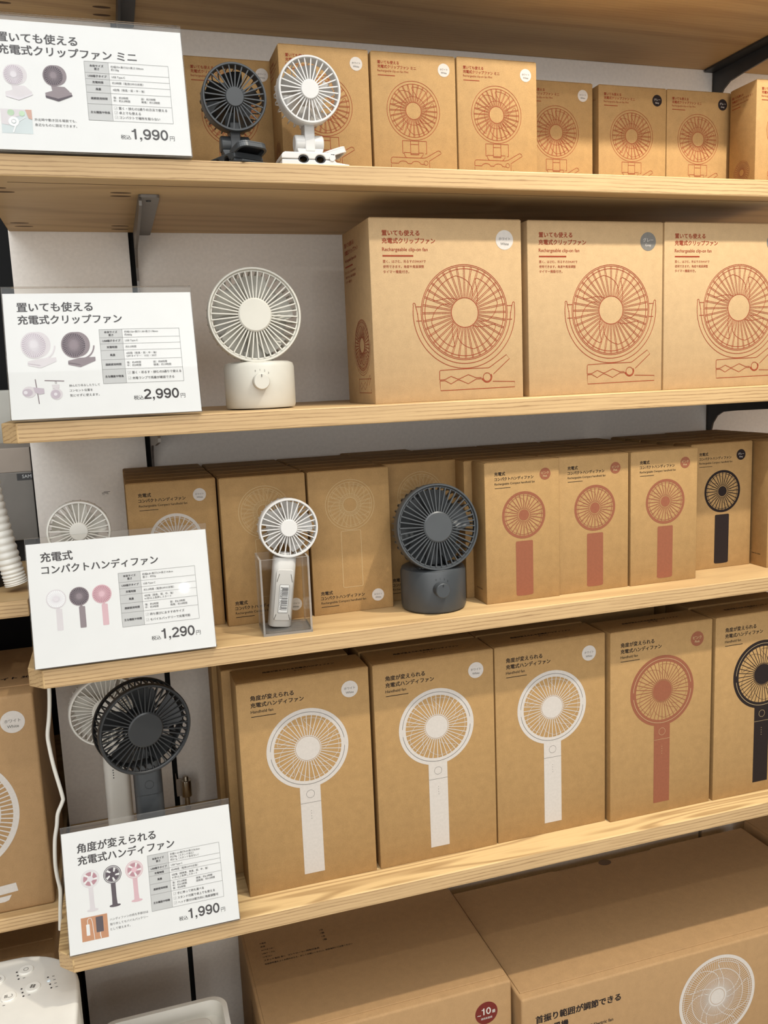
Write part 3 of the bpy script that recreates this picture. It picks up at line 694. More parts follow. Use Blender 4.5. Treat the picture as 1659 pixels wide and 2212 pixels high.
def mini_fan(label, x, y, z, m, hx, hz, hy, clip_rz, tilt, bm_=None):
    t = thing('clip_fan', label, 'fan', (x, y, z), 'mini clip fans')
    X = TR(hx, hy, hz) @ RX(tilt)
    fan_head(t, X, .0325, .044, .0095, 28, m, m, ribs=26, rw=.085, band=.42, spw=.036, bm_=bm_, rr_=.72)
    Xc = RZ(clip_rz)
    # hinge block, cup, upper and lower jaw, lever
    yh = hy+.020
    q = MB(); q.lathe([(0, -.0150), (.0075, -.0150), (.0085, -.0138), (.0085, .0138), (.0075, .0150), (0, .0150)], 32, 'x', X=TR(hx, yh, .0255)); q.build('hinge', m, t, smooth=35)
    q = MB(); q.box((hx-.0053, yh-.0090, .0160), (hx+.0053, yh+.0090, .046)); q.build('neck', m, t, bevel=.0012)
    C = TR(hx, yh, 0) @ RZ(clip_rz)
    q = MB(); q.prism([(-.0138, .0190), (-.0138, .0175), (-.0122, .0140), (-.0105, .0125), (.0105, .0125), (.0122, .0140), (.0138, .0175), (.0138, .0190)], -.0085, .0085, 'y', X=TR(hx, yh, 0)); q.build('cup', m, t, bevel=.0008)
    def arch(cx, r, z0, k): return [(cx+r*math.cos(R(a)), z0+k*r*math.sin(R(a))) for a in range(0, 181, 18)]
    up = [(-.0325, .0066), (-.0325, .0098), (-.0312, .0122), (-.0285, .0134), (.0105, .0134), (.0240, .0128), (.0245, .0070), (.0150, .0066)]+arch(.0080, .0054, .0066, .80)+arch(-.0097, .0054, .0066, .80)+[(-.0180, .0066)]
    lo = [(-.0318, 0), (.0385, 0), (.0390, .0022), (.0250, .0040), (.0235, .0060), (.0150, .0060)]+arch(.0080, .0054, .0060, -.62)+arch(-.0097, .0054, .0060, -.62)+[(-.0180, .0060), (-.0322, .0058), (-.0325, .0020)]
    q = MB(); q.prism(up, -.017, .017, 'y', X=C); q.build('upper_jaw', m, t, bevel=.0009)
    q = MB(); q.prism(lo, -.017, .017, 'y', X=C); q.build('lower_jaw', m, t, bevel=.0006)
    for cx in (.0080, -.0097):
        q = MB(); q.lathe([(.0040, -.0158), (.0052, -.0158), (.0052, .0158), (.0040, .0158)], 24, 'y', X=C @ TR(cx, 0, .0066) @ Matrix.Diagonal((1, 1, .74, 1)), closed=True); q.build('rubber_grip', M['near_black'], t, smooth=40)
    q = MB(); q.lathe([(0, -.0178), (.0031, -.0178), (.0031, .0178), (0, .0178)], 24, 'y', X=C @ TR(.0205, 0, .0082)); q.build('pivot_pin', m, t, smooth=40)
    Xl = C @ TR(.0100, 0, .0134) @ RY(-18)
    ou = rrect(0, -.017, .0275, .017, .0085, 6); inn = rrect(.0028, -.0142, .0247, .0142, .0062, 6); n = len(ou)
    q = MB(); q.prism(ou, -.0018, 0, 'z', X=Xl)
    vs = [(x_, y_, z_) for z_ in (-.0062, -.0016) for P in (ou, inn) for x_, y_ in P]; fs = []
    for i in range(n):
        j = (i+1) % n
        fs += [(i, j, 2*n+j, 2*n+i), (n+i, 3*n+i, 3*n+j, n+j), (i, n+i, n+j, j), (2*n+i, 2*n+j, 3*n+j, 3*n+i)]
    q.add(vs, fs, 0, Xl); lv = q.build('lever', m, t, bevel=.0003, seg=1)
    q = MB(); q.prism(inn, -.0024, -.0017, 'z', X=Xl); q.build('lever_recess', M['near_black'] if m is not M['pure_plastic'] else m, lv)
    return t
mini_fan('small white clip-on fan at the front edge of the upper shelf', .2990, .030, ZA, M['pure_plastic'], .0088, .0735, -.026, 0, 2)
mini_fan('small dark grey clip-on fan behind the upper shelf edge', .2330, .048, ZA, M['charcoal'], .0005, .0672, -.028, -66, 4, M['dark_plastic'])

def handy_fan(label, loc, m, X, sticker=False):
    t = thing('handheld_fan', label, 'fan', loc, 'compact white handheld fans')
    fan_head(t, X @ TR(0, 0, .113), .0335, .031, .0098, 28, m, m, ribs=26, rw=.085, band=.40, spike=True, spw=.034)
    q = MB(); q.prism(rrect(-.0128, -.009, .0128, .0125, .008, 6), .0, .0795, 'z', X=X @ TR(0, .011, 0)); hd = q.build('handle', m, t, smooth=40, bevel=.0015)
    q = MB(); q.lathe([(0, 0), (.007, 0), (.006, .006), (0, .006)], 20, 'z', X=X @ TR(0, .011, .0785)); q.build('neck', m, t, smooth=40)
    if sticker:
        q = MB(); q.prism(rrect(-.0098, .008, .0098, .066, .003, 4), .0012, .0026, 'y', X=X); q.build('rear_plate', m, t, bevel=.0006)
        A = Art(); A.rect(-5.2, 17, 5.6, 49, 0, 1)
        z = 20.0; rnd = random.Random(3)
        while z < 46:
            wv = rnd.choice((.35, .35, .6, .9)); A.rect(-2.2, z, 4.6, z+wv, 1, 2); z += wv+rnd.choice((.4, .55, .8))
        A.text('4 550583 925994', -4.3, 46.5, width=26, mi=1, L=2, rot=-90)
        for zz in (17, 48.7): A.rect(-5.2, zz, 5.6, zz+.25, 1, 2)
        for xx in (-5.2, 5.35): A.rect(xx, 17, xx+.25, 49, 1, 2)
        A.build('barcode_sticker', [M['paper'], M['txt']], lambda x, zz, e: tuple(X @ Vector((x, .0010-e, zz))), t)
        q = MB()
        for s in (-1, 1):
            q.tube([X @ Vector((s*.0065, .0012, .061)), X @ Vector((s*.0088, .0012, .052))], .0004, 6); q.tube([X @ Vector((s*.0072, .0012, .015)), X @ Vector((s*.0090, .0012, .009))], .0004, 6)
        q.build('seam_mark', M['greyink'], t)
    return t
handy_fan('white compact handheld fan leaning in the clear acrylic stand', (.2500, .0305, ZC+.0045), M['pure_plastic'], RY(8.0) @ RX(-1.5), True)
hs = thing('sample_block', 'small white block holding the handheld fan behind the 1,290 yen sign', 'stand', (.0435, .080, ZC))
q = MB(); q.box((-.02, -.012, 0), (.02, .026, .0125)); q.build('block', M['pure_plastic'], hs, bevel=.002)
handy_fan('white compact handheld fan peeking over the 1,290 yen sign', (.0435, .080, ZC+.0125), M['bright_plastic'], TR(0, 0, 0.0))
# clear acrylic stand
t = thing('acrylic_stand', 'open clear acrylic box holding the leaning white handheld fan', 'stand', (.2277, .0181, ZC), rz=R(-3))
w_, d_, h_, k_ = .0550, .0465, .0862, .0022
q = MB()
q.box((0, 0, 0), (w_, d_, .003)); q.build('bottom', M['acrylic_edge'], t)
for nm, a, b in (('side_wall', (0, 0, .003), (k_, d_, h_)), ('side_wall', (w_-k_, 0, .003), (w_, d_, h_)), ('front_wall', (k_, 0, .003), (w_-k_, k_, h_)), ('back_wall', (k_, d_-k_, .003), (w_-k_, d_, h_))):
    q = MB(); q.box(a, b)
    nx = 1 if nm == 'side_wall' else 0
    me = q.mesh(nm, [M['acrylic'], M['acrylic_edge']])
    for p in me.polygons:
        if p.area < .00025: p.material_index = 1
    link(nm, me, t)
# ---- adjustable handheld fans on shelf D
def big_hand_fan(label, loc, m, yaw, Ra, hz, head, white=False):
    t = thing('handheld_fan', label, 'fan', loc, 'large handheld fans on the lowest shelf')
    X = TR(*head) @ RZ(yaw)
    fan_head(t, X, Ra, .031, Ra*.385, 40, m, m, ribs=40, rw=.075, band=.36 if white else .10, open_back=not white, spw=.023, rr_=.80)
    q = MB(); q.prism(rrect(-.0158, -.0115, .0158, .0115, .009, 6), .012, hz-Ra*.72, 'z'); hd = q.build('handle', m if white else M['charcoal'], t, smooth=40)
    A = Art(); z = 136
    if not white:
        A.ring(1, z+14, 4.6, 5.0, n=32); A.line((-15, z+2), (15, z+2), .4); A.build('power_button', M['near_black'], lambda x, zz, e: (x, -.0115-e-.0002, zz), hd)
    else:
        for i in range(4): A.disc(-4, 122-3.4*i, .75, n=12)
        A.build('indicator_dots', M['near_black'], lambda x, zz, e: (x, -.0115-e-.0002, zz), hd)
        A = Art(); A.rect(-7, 76, 2, 106, 0, 1); A.stroke([(-6.3, 77), (1.3, 77), (1.3, 105), (-6.3, 105)], .4, 1, 2, True)
        for i in range(4): A.text('定格 5V 2A', -5.4+1.7*i, 102, width=20, mi=1, L=2, rot=-90)
        A.build('rating_label', [M['paper'], M['darkred']], lambda s, zz, e: (.0158+e+.0001, s*.5*1.0+.001, zz), hd)
    q = MB(); q.lathe([(0, 0), (.032, 0), (.034, .002), (.034, .009), (.030, .012), (0, .012)], 48, 'z'); q.build('stand_base', m, t, smooth=40)
    return t
big_hand_fan('dark grey handheld fan standing behind the lowest sign', (.0925, .071, ZD), M['dark_plastic'], 15, .0505, .2290, (.0025, -.045, .2285))
big_hand_fan('white handheld fan half hidden behind the dark one near the wall', (.0560, .190, ZD), M['bright_plastic'], 8, .0440, .2080, (-.0040, -.036, .2085), True)

# ------------------------------------------------------------------ price signs
def sign(label, x0, zb, tilt, title, rows, checks, price, pics, cap, capxy, ry=0.0, th=(88.4, 32.5)):
    t = thing('price_sign', label, 'sign', (x0, -.003, zb), 'price signs in clear acrylic holders')
    X = RX(-tilt)
    def FS(x, z, e): return tuple(X @ Vector((x, -e, z)))
    q = MB(); q.box((-.0004, -.0016, 0), (.1804, -.0004, .1325), 0, X)
    me = q.mesh('front_sheet', [M['acrylic'], M['acrylic_edge']])
    for p in me.polygons:
        if p.area < .001: p.material_index = 1
    link('front_sheet', me, t)
    q = MB(); q.box((-.0004, .0010, 0), (.1804, .0022, .1325), 0, X); me = q.mesh('back_sheet', [M['acrylic'], M['acrylic_edge']])
    for p in me.polygons:
        if p.area < .001: p.material_index = 1
    link('back_sheet', me, t)
    q = MB(); q.box((-.0004, .0025, .0), (.1804, .032, .0014)); q.build('foot_plate', M['acrylic_edge'], t)
    q = MB(); q.box((.0003, .0000, .0008), (.1797, .0006, .1262), 0, X); card = q.build('paper_card', M['paper'], t)
    A = Art()
    for s, x, z, wd in title: A.text(s, x, z, width=wd, bold=.022)
    A.build('title_text', M['txt'], FS, card)
    # table
    A = Art(); zt = th[0]; xl, xm, xr = 86.9, 108.9, 164.9
    zz = [zt]
    for r in rows: zz.append(r[2])
    A.rect(xl, zz[-1], xm, zt, 0, 1)
    for z in zz: A.line((xl, z), (xr, z), .28, 1, 2)
    for x in (xl, xm, xr): A.line((x, zz[-1]), (x, zt), .28, 1, 2)
    for i, (k, vals, _) in enumerate(rows):
        a, b = zz[i], zz[i+1]; kl = k.split('|')
        for j, s in enumerate(kl): A.text(s, (xl+xm)/2, (a+b)/2-1.1+(len(kl)-1)*1.5-3.0*j, size=2.55, bold=.022, mi=2, L=3, align='C')
        if vals == 'CHECK':
            n = len(checks); st = (a-b)/(n+.55)
            for j, s in enumerate(checks):
                zc = a-st*(j+.72)-.9
                A.stroke([(110.9, zc-.5), (113.6, zc-.5), (113.6, zc+2.3), (110.9, zc+2.3)], .2, 1, 2, True); A.stroke([(111.6, zc+.7), (112.2, zc+.2), (113.2, zc+1.6)], .25, 1, 2)
                A.text(s, 115, zc-.2, size=2.95, bold=.008, mi=2, L=3)
        else:
            n = len(vals); st = min(3.0, (a-b)/(n+.25))
            for j, s in enumerate(vals):
                zc = (a+b)/2-1.0+(n-1)*st/2-st*j
                if '|' in s:
                    s1, s2 = s.split('|'); A.text(s1, 111.0, zc, size=2.5, mi=2, L=3)
                    if s2: A.text(s2, 136.5, zc, size=2.5, mi=2, L=3)
                else: A.text(s, 111, zc, size=2.5, mi=2, L=3)
    A.build('spec_table', [M['cell'], M['line'], M['txt']], FS, card)
    A = Art(); pz = 15.7+ry; A.text('税込', 114.6, pz, width=9.4, bold=.012); A.price(price, 124.4, pz, 34.4); A.text('円', 160.3, pz+.2, width=4.5, bold=.004)
    A.build('price_text', M['txt'], FS, card)
    for fn, args in pics:
        A = Art(); mats = fn(A, *args); A.build('product_picture', mats, FS, card)
    if cap:
        A = Art()
        for i, (s, wd) in enumerate(cap): A.text(s, capxy[0], capxy[1]-5.0*i, width=wd, bold=.006)
        A.build('caption_text', M['txt'], FS, card)
def head_art(A, cx, cz, r, a, b, n=28, hub=.3, sx=.9, back=True):
    # a: plastic material index, b: gaps index
    if back: A.disc(cx+r*.28, cz+r*.05, r*.96, a, 1, sx=sx); A.disc(cx+r*.55, cz+r*.03, r*.42, a, 1, sx=sx)
    A.disc(cx, cz, r, a, 2, sx=sx); A.ring(cx, cz, r*hub*1.02, r*.9, b, 3, sx=sx)
    for i in range(n):
        an = 2*math.pi*i/n; c, s = math.cos(an), math.sin(an)
        A.line((cx+r*hub*c*sx, cz+r*hub*s), (cx+r*.92*c*sx, cz+r*.92*s), r*.05, a, 4)
    A.disc(cx, cz, r*hub, a, 5, sx=sx)
def pic_clipmini(A, cx, cz, r, dark):
    a, b = ('pp_mid', 'pp_dark') if dark else ('pp_white', 'pp_shade')
    head_art(A, cx, cz, r, 0, 1)
    A.poly([(cx-r*.25, cz-r*.95), (cx+r*.9, cz-r*1.0), (cx+r*1.3, cz-r*1.4), (cx+r*1.2, cz-r*1.65), (cx-r*.15, cz-r*1.65)], 0, 1)
    A.poly([(cx-r*.8, cz-r*1.65), (cx-r*.1, cz-r*1.4), (cx+r*1.45, cz-r*1.5), (cx+r*1.5, cz-r*1.85), (cx+r*.3, cz-r*2.4), (cx-r*.75, cz-r*2.1)], 0, 2)
    A.poly([(cx-r*.8, cz-r*1.9), (cx+r*.3, cz-r*2.15), (cx+r*1.5, cz-r*1.72), (cx+r*1.5, cz-r*1.85), (cx+r*.3, cz-r*2.4), (cx-r*.75, cz-r*2.1)], 1 if dark else 0, 3)
    return [M[a], M[b]]
def pic_clip(A, cx, cz, r, dark):
    a, b = ('pp_mid', 'pp_dark') if dark else ('pp_white', 'pp_shade')
    head_art(A, cx, cz, r, 0, 1, n=36, hub=.27)
    A.ring(cx+r*.5, cz+r*.02, r*1.02, r*1.14, 0, 2, a0=-100, a1=-5, sx=.85)
    A.poly([(cx-r*.5, cz-r*1.2), (cx+r*.3, cz-r*1.0), (cx+r*1.45, cz-r*.95), (cx+r*1.45, cz-r*1.25), (cx+r*.35, cz-r*1.72), (cx-r*.5, cz-r*1.5)], 0, 2)
    A.line((cx-r*.5, cz-r*1.36), (cx+r*.35, cz-r*1.52), r*.04, 1, 3)
    return [M[a], M[b]]
def pic_handy(A, cx, cz, r, kind):
    a, b = {'w': ('pp_white', 'paper'), 'd': ('pp_mid', 'pp_dark'), 'p': ('pp_pink', 'pp_rose')}[kind]
    head_art(A, cx, cz, r, 0, 1, n=28, hub=.28, sx=1, back=False)
    A.poly(rrect(cx-r*.34+2.2, cz-r*3.35, cx+r*.34+2.2-.6, cz-r*1.08, .8), 0, 1); A.rect(cx-1.5+1.4, cz-r*1.12, cx+2.6, cz-r*.98, 0, 1)
    return [M[a], M[b]]
def pic_hand(A, cx, cz, r, kind):
    a, b = {'w': ('pp_white', 'pp_rose'), 'd': ('pp_dark', 'paper'), 'p': ('pp_pink', 'pp_rose')}[kind]
    A.disc(cx, cz, r, 0, 1); A.ring(cx, cz, r*.86, r*.92, 2, 2); A.ring(cx, cz, r*.3, r*.78, 2 if kind != 'd' else 1, 2)
    for i in range(5):
        p = [(cx+r*.3*math.cos(R(72*i+g)), cz+r*.3*math.sin(R(72*i+g))) for g in (0, 40)]+[(cx+r*.76*math.cos(R(72*i+g)), cz+r*.76*math.sin(R(72*i+g))) for g in (58, 40, 20, 5)]
        A.poly(p, 1 if kind != 'd' else 0, 3)
    A.disc(cx, cz, r*.32, 0, 4)
    A.poly([(cx-r*.26, cz-r*.95), (cx+r*.26, cz-r*.95), (cx+r*.26, cz-r*2.6), (cx+r*.32, cz-r*3.4), (cx-r*.26, cz-r*3.4), (cx-r*.24, cz-r*2.6)], 0, 1)
    A.disc(cx+r*.03, cz-r*3.45, r*.62, 0, 2, sz=.25); 
    return [M[a], M[b], M['paper']]
def pic_photo_power(A):
    A.rect(13.6, 12, 40.5, 36.3, 0, 1); A.poly(rrect(18.5, 17.5, 22, 29, .5), 1, 2); A.stroke([(20.2, 29), (20.2, 33), (21.6, 35), (24, 34.6), (25, 31), (25.6, 22), (26.2, 12.2)], .55, 1, 2)
    A.poly(rrect(28.6, 19, 36, 34.8, .6), 2, 2); A.stroke([(32.3, 19), (32.3, 16), (33, 12.3)], .7, 1, 2)
    return [M['pp_wood'], M['paper'], M['pp_dark']]
def pic_photo_bag(A):
    A.rect(9.8, 16.2, 36.6, 39.4, 0, 1); A.poly([(9.8, 25), (9.8, 39.4), (31, 39.4), (29, 34), (22, 32), (16, 24)], 1, 2); A.disc(18.5, 36, 3, 4, 3); A.disc(28, 35.5, 2.6, 4, 3); A.poly([(31, 39.4), (36.6, 39.4), (36.6, 30), (33.5, 31)], 2, 3)
    A.ring(20.5, 27.5, 2.2, 4.6, 3, 3); A.disc(20.5, 27.5, 1.6, 3, 4); A.line((22, 24), (19.5, 17), 1.2, 3, 3); A.line((24, 27), (31, 32), .5, 3, 3)
    return [M['pp_sky'], M['pp_white'], M['pp_skin'], M['paper'], M['pp_green']]
def pic_clamped(A):
    A.line((24.2, 40), (26.3, 15.4), .9, 1, 1); A.disc(18, 27.5, 6.2, 0, 2, sz=.9); A.disc(16.5, 27, 4.6, 2, 3, sz=.8); A.disc(14.8, 27, 1.8, 0, 4); A.poly([(22, 32), (31.5, 30.5), (31.6, 25.5), (27, 24.8), (23, 27)], 2, 3)
    return [M['pp_white'], M['pp_mid'], M['pp_shade']]
def pic_hung(A):
    A.line((32.6, 38.4), (50.5, 37.2), 1.0, 1, 1); A.stroke([(42.2, 38), (42.2, 35), (43.4, 35), (43.4, 38)], .4, 1, 2); A.poly([(39, 34), (46, 34), (45.4, 30), (39.5, 30)], 0, 2); A.disc(42.6, 24.5, 5.6, 0, 2, sz=1.0); A.ring(41.8, 24.3, 1.5, 4.4, 2, 3); A.disc(41.8, 24.3, 1.6, 0, 4)
    return [M['pp_white'], M['pp_mid'], M['pp_shade']]
RN = '連続使用時間'; RK = '主な機能や特長'
sign('white price sign for 2,990 yen clip fan beside the white desk fan', -.0036, .0024, 15,
     [(JP1a, 12.6, 108.4, 70), (JP1b, 12.6, 95.8, 97)],
     [('本体サイズ|重さ', ['約幅156×奥行118×高さ178mm', '約460g'], 79.9), ('USB端子タイプ', ['USB Type-C'], 73.5), ('充電時間', ['約3.5時間'], 66.8), ('風量', ['4段階（微風・弱・中・強）', 'OFFタイマー：15分・30分'], 57.3), (RN, ['強：約4時間|弱：約8時間', '中：約5時間|微風：約19時間'], 47.5), (RK, 'CHECK', 33.0)],
     ['置く・吊るす・挟むの3通りで使える', '充電ランプで残量が確認できる'], '2,990',
     [(pic_clip, (25.4, 73.9, 13.4, False)), (pic_clip, (62.2, 73.2, 13.2, True)), (pic_clamped, ()), (pic_hung, ())],
     [('挟んだり吊るしたりして', 28.6), ('コンセント位置を', 21.5), ('気にせずに使えます。', 27.5)], (54.8, 31.4))
sign('white price sign for 1,290 yen compact handheld fan in front of brown boxes', -.0062, ZC+.0022, 13,
     [('充電式', 13.4, 107.9, 30.6), ('コンパクトハンディファン', 13.6, 95.2, 114.3)],
     [('本体サイズ|重さ', ['約幅6.8×奥行3.3×高さ14.8cm', '重さ：約92g'], 78.6), ('USB端子タイプ', ['USB Type-C'], 72.0), ('充電時間', ['約3.5時間（電源OFFの状態）'], 65.3), ('風量', ['4段階（微風、弱、中、強）', '※1秒以上長押しスタート'], 56.6), (RN, ['強：約2時間|弱：約6.5時間', '中：約3時間|微風：約10時間'], 46.9), (RK.replace('長', '徴'), 'CHECK', 32.5)],
     ['持ち運びにおすすめサイズ', 'モバイルバッテリーで充電可能'], '1,290',
     [(pic_handy, (25.1, 68.7, 9.6, 'w')), (pic_handy, (47.2, 69.0, 9.6, 'd')), (pic_handy, (69.3, 69.0, 9.6, 'p'))], None, None)
sign('white price sign for 1,990 yen angle-adjustable handheld fan on the lowest shelf', -.0023, ZD+.0022, 16,
     [('角度が変えられる', 15.4, 104.3, 82), ('充電式ハンディファン', 15.2, 91.6, 101.3)],
     [('本体サイズ|重さ', ['約幅11.6×奥行9.4×高さ26.0cm', '約278g（スタンド含む）', '約211g（スタンド含まない）'], 75.6), ('USB端子タイプ', ['USB Type-C'], 70.0), ('充電時間', ['約4時間（電源OFFの状態）'], 65.0), ('風量', ['5段階（超微風、微風、弱、中、強）', '※1秒以上長押しスタート'], 56.4), (RN, ['強：約2.5時間|微風：約6.5時間', '中：約4.5時間|超微風：約9.5時間', '弱：約5時間|'], 45.3), (RK.replace('長', '徴'), 'CHECK', 28.2)],
     ['手に持って持ち運べる', 'スタンド付属で卓上でも使える', 'ヘッド部分は縦方向に角度調整可'], '1,990',
     [(pic_hand, (26.2, 75.0, 9.4, 'w')), (pic_hand, (49.2, 75.1, 9.4, 'd')), (pic_hand, (72.1, 75.6, 9.4, 'p')), (pic_photo_power, ())],
     [('ハンディファンの持ち手部分は', 40), ('取り外してモバイルバッテリー', 39.6), ('として使えます。', 20.5)], (42.8, 28.0), ry=-3.2, th=(87.2, 28.2))
sign('white 1,990 yen sign for the mini clip fan, cut by the left edge', .0046, ZA+.0022, 13,
     [(JP1a, 11.6, 105.6, 70.5), (JP1b+' ミニ', 11.6, 93.6, 124)],
     [('本体サイズ|重さ', ['約幅70×奥行52×高さ104mm', '約130g'], 79.4), ('USB端子タイプ', ['USB Type-C'], 73.3), ('充電時間', ['約3時間（電源OFFの状態）'], 67.2), ('風量', ['4段階（微風・弱・中・強）'], 59.8), (RN, ['強：約2時間|弱：約7時間', '中：約3.5時間|微風：約12時間'], 48.6), (RK, 'CHECK', 32.4)],
     ['置く・挟むの2通りの方法で使える', '卓上でも使える', 'コンパクトで場所を取らない'], '1,990',
     [(pic_clipmini, (23.5, 72.8, 10.2, False)), (pic_clipmini, (58.2, 74.0, 10.4, True)), (pic_photo_bag, ())],
     [('外出時や動き回る場面でも、', 37), ('身近なものに固定できます。', 37)], (38.6, 29.3), ry=-.5, th=(90.6, 32.4))

# ------------------------------------------------------------------ neighbouring fixture on the left
YN = .100; XN = -.0197
def left_board(label, z, t_, x1=XN):
    th = thing('oak_shelf', label, 'shelf', (0, YN, z-t_))
    q = MB(); q.box((-1.2, 0, 0), (x1, .545, t_))
    for i in range(6): q.m[i] = 1 if i in (2, 3) else 0
    link('board', q.mesh('board', [M['oak_top'], M['oak_edge']], bevel=.001), th)
left_board('oak shelf of the neighbouring rack at left under the white hose', -.1968, .0187, -.0170)
left_board('oak shelf of the neighbouring rack at left under the box with a large white dot', -.5670, .0168)
t = thing('large_fan_carton', 'brown box with large white dot and white ring print on the left rack', 'box', (-.0235, .1115, -.567))
q = MB(); q.box((-.40, 0, 0), (0, .19, .2598)); q.build('carton_body', M['kraft_big'], t, bevel=.0035, seg=3, smooth=50)
q = MB(); q.box((-.396, .030, .2596), (-.004, .186, .2612)); q.build('top_flap', M['kraft_big'], t, bevel=.0004, seg=1)
A = Art(); A.text('ホワイト 30', -60, 0, width=52, bold=.03); A.build('top_print', M['black'], lambda x, y, e: (x, .055+y, .2613+e), t)
A = Art(); badge(A, -24.3, 229, 13.0, 'ホワイト', 'White'); A.build('colour_badge', [M['white'], M['greyink']], F_front, t)
A = Art(); c = (-100, 126)
A.ring(*c, 66, 72.6, n=110); A.ring(*c, 52, 53.2, n=90); A.ring(*c, 36, 37, n=80); spokes(A, *c, 18, 67, 72, 1.5); A.disc(*c, 18)
A.poly([(-160, 26), (-39.8, 35.5), (-38.2, 25), (-160, 15)], 0, 1); A.poly([(-140, 15), (-45.6, 21.5), (-49, 15.5), (-53.5, 14), (-140, 12)], 0, 1)
A.build('printed_fan_picture', M['white'], F_front, t)
t = thing('large_fan_carton', 'dark brown box in shadow under the left rack shelf, behind the white appliance', 'box', (-.42, .150, ZE))
q = MB(); q.box((0, 0, 0), (.385, .30, .345)); q.build('carton_body', M['kraft_big'], t, bevel=.003, seg=2, smooth=50)
q = MB(); q.box((.004, .03, .3448), (.381, .29, .3464)); q.build('top_flap', M['kraft_big'], t)
# cable
cp = [(.0022, -.255, 0), (.0021, -.2793, 0), (.0004, -.300, 0), (-.0017, -.3144, 0), (-.0042, -.3294, 0), (-.0035, -.345, 0), (-.0012, -.3662, 0), (.0040, -.3985, 0), (.0034, -.406, 0), (-.0022, -.418, 0), (-.0045, -.4315, 0), (-.0080, -.448, 0), (-.0100, -.4733, 0), (-.0095, -.490, 0), (-.0080, -.5063, 0), (-.0100, -.528, 0), (-.0122, -.552, 0)]
pts = []
for x, z, _ in cp: pts.append(((x-.09)*(.97/.927)+.09-.0005, .075, (z-.0289)*(.97/.927)+.0289))
sm = []
for i in range(len(pts)-1):
    p0, p1, p2, p3 = [Vector(pts[max(0, min(len(pts)-1, j))]) for j in (i-1, i, i+1, i+2)]
    for u in range(4):
        f = u/4; sm.append(.5*((2*p1)+(p2-p0)*f+(2*p0-5*p1+4*p2-p3)*f*f+(3*p1-p0-3*p2+p3)*f**3))
sm.append(Vector(pts[-1]))
q = MB(); q.tube([(v.x, v.y, v.z) for v in sm], .0022, 10); tag(q.build('power_cord', M['cable'], smooth=60), 'wavy white power cord hanging between the two racks', 'cord')
# hose, grey sample panel, dark base
hz = MB(); ctrl = [Vector((-.052, .150, -.02)), Vector((-.050, .150, -.075)), Vector((-.0435, .150, -.125)), Vector((-.036, .150, -.170)), Vector((-.0325, .150, -.1885))]
N = 150; hp_ = []; hr = []
for i in range(N+1):
    u = i/N*(len(ctrl)-1); k = min(int(u), len(ctrl)-2); f = u-k
    p0, p1, p2, p3 = [ctrl[max(0, min(len(ctrl)-1, j))] for j in (k-1, k, k+1, k+2)]
    hp_.append(.5*((2*p1)+(p2-p0)*f+(2*p0-5*p1+4*p2-p3)*f*f+(3*p1-p0-3*p2+p3)*f**3)); hr.append(.0112+.0016*abs(math.sin(math.pi*i/N*24)))
hz.tube(hp_, hr, 20); tag(hz.build('corrugated_hose', M['bright_plastic'], smooth=50), 'white corrugated hose on the left rack shelf beside the sign', 'hose')
t = thing('grey_cabinet', 'grey boxy appliance with a black sample label on the left rack', 'appliance', (-.020, .33, -.1968))
q = MB(); q.box((-.35, 0, .030), (0, .14, .1215)); q.build('cabinet_body', M['grey_panel'], t, bevel=.001)
q = MB(); q.box((-.35, .001, .1215), (0, .14, .154)); q.build('top_panel', M['tan_panel'], t, bevel=.001)
q = MB(); q.box((-.34, .01, 0), (-.005, .13, .030)); q.build('base', M['near_black'], t)
A = Art(); A.rect(-19, 110.5, 22-14, 119.6, 0, 1); A.text('SAMPLE', -12.5, 113.4, width=21, bold=.005, mi=1, L=2); A.build('sample_label', [M['near_black'], M['cell']], lambda x, z, e: (min(x, .0-.0002), -e, z), t)
t = thing('black_device', 'black rounded device on the left rack shelf at the photo edge', 'appliance', (-.066, .205, -.1968))
q = MB(); q.prism(rrect(-.10, -.03, .018, .06, .018), 0, .032, 'z'); q.build('body', M['near_black'], t, bevel=.004, smooth=50)
q = MB(); q.prism(rrect(-.09, -.02, .012, .05, .014), .032, .048, 'z'); q.build('cover', M['dark_plastic'], t, bevel=.003, smooth=50)
t = thing('wooden_ledge', 'narrow wooden ledge seen past the left end of the shelves', 'shelf', (0, .48, -.0588))
q = MB(); q.box((-1.2, 0, 0), (-.018, .17, .0075)); q.build('board', M['oak_edge'], t)
t = thing('white_appliance', 'pale glossy appliance with steel trim at the left edge beside the 2,990 yen sign', 'appliance', (-.062, .51, -.0513))
q = MB(); q.prism(rrect(-.20, -.015, .022, .08, .014), 0, .085, 'z'); q.build('body', M['white_plastic'], t, bevel=.004, smooth=50)
q = MB(); q.tube([(.0245, -.02, .078), (.0262, -.02, .05), (.030, -.02, .02), (.0335, -.02, .0)], .0022, 10); q.build('trim', M['metal'], t, smooth=50)
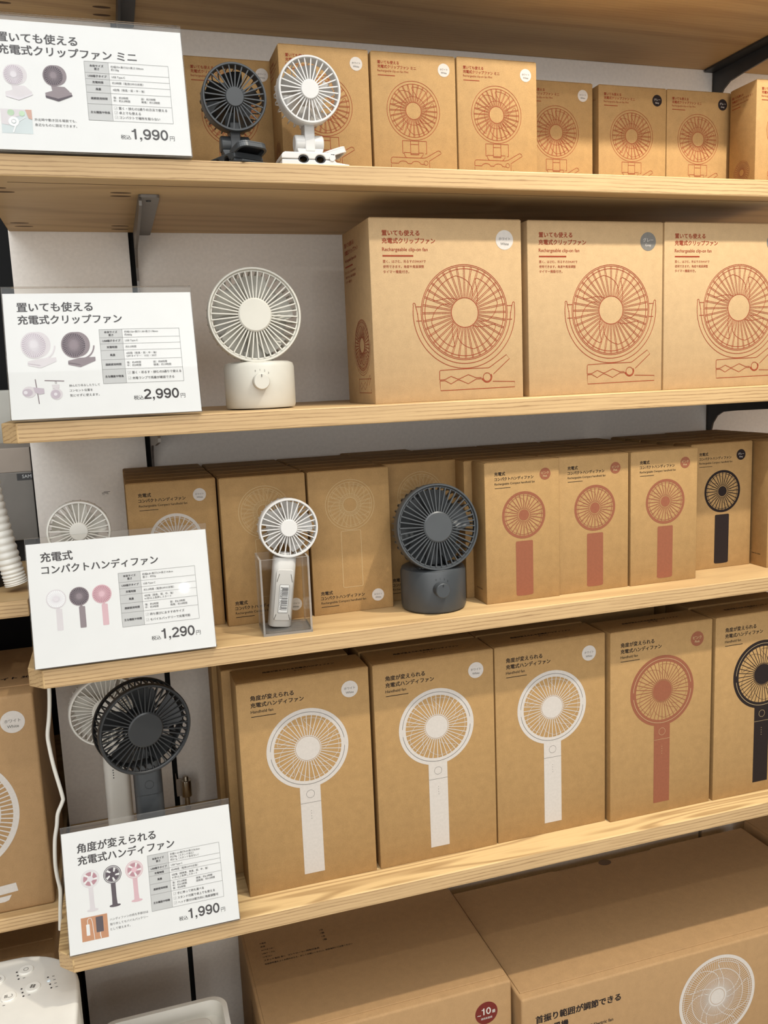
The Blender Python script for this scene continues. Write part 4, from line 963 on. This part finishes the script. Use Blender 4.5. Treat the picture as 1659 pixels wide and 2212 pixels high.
# white appliance with buttons, bottom left
t = thing('air_purifier', 'white appliance with round buttons on its top, bottom left corner', 'appliance', (0, 0, ZE))
H = -.630-ZE
pl = rrect(-.42, -.30, -.0005, .120, .075, 12)
q = MB(); q.prism(pl, 0, H, 'z'); q.build('body', M['bright_plastic'], t, bevel=.004, seg=3, smooth=45)
def onTop(x, y, e): return (x, y, H+e+.0002)
for bx, by, ic in ((-.0500, .0565, 'fan'), (-.0745, .0490, 'swing'), (-.0600, .0900, 'power'), (-.0900, .0830, 'swing')):
    q = MB(); q.lathe([(0, 0), (.0082, 0), (.0082, .0009), (.0074, .0016), (0, .0016)], 28, 'z', X=TR(bx, by, H)); b = q.build('button', M['bright_plastic'], t, smooth=30)
    A = Art()
    if ic == 'fan':
        for i in range(4): A.disc(2.0*math.cos(R(90*i+30)), 2.0*math.sin(R(90*i+30)), 1.5, sx=.9, n=16)
    elif ic == 'swing': A.ring(1.5, 0, 2.3, 2.9, a0=-150, a1=60, n=20); A.rect(-4, -2.4, -2.8, 2.4); A.rect(-2.2, -2.4, -1.2, 2.4)
    else: A.ring(0, 0, 2.2, 2.8, n=24)
    A.build('button_icon', M['greyink'], lambda x, y, e, bx=bx, by=by: (bx+x, by+y, H+.0016+e), b)
A = Art()
for gx, gy in ((-62, 52), (-35, 62), (-87, 44), (-70, 84)):
    for i in range(3 if gx != -35 else 4):
        A.disc(gx+1.6*i, gy-6.6*i+6, 1.1, n=14); A.rect(gx+4.5+1.6*i, gy-6.6*i+5.7, gx+7+1.6*i, gy-6.6*i+6.3)
A.build('indicator_dots', M['txt'], onTop, t)
q = MB(); q.lathe([(0, 0), (.0021, 0), (.0016, .0006), (0, .0006)], 16, 'z', X=TR(-.0336, .0614, H+.0003)); q.build('status_light', M['led'], t)
# white tray
t = thing('white_tub', 'white plastic tub with a rounded rim at the bottom beside the big box', 'tub', (0, 0, ZE))
H = -.760-ZE; ou = rrect(.0080, -.14, .1660, .1430, .022, 8); inn = rrect(.0150, -.133, .1590, .1360, .017, 8); n = len(ou)
q = MB(); vs = []; fs = []
lv = [(ou, 0), (ou, H-.003), ([((a*.97+b*.03), (c*.97+d*.03)) for (a, c), (b, d) in zip(ou, inn)], H), ([((a*.1+b*.9), (c*.1+d*.9)) for (a, c), (b, d) in zip(ou, inn)], H), (inn, H-.003), (inn, H-.022)]
for p, z in lv: vs += [(a, b, z) for a, b in p]
for L in range(len(lv)-1):
    for i in range(n): fs.append([L*n+i, L*n+(i+1) % n, (L+1)*n+(i+1) % n, (L+1)*n+i])
fs.append(list(range(n))[::-1]); fs.append([(len(lv)-1)*n+i for i in range(n)])
q.add(vs, fs); q.build('tub_body', M['bright_plastic'], t, smooth=45)
q = MB(); q.prism(rrect(.030, -.125, .1440, .1180, .014, 8), H-.022, H-.006, 'z'); q.build('raised_lid', M['bright_plastic'], t, bevel=.003, smooth=45)
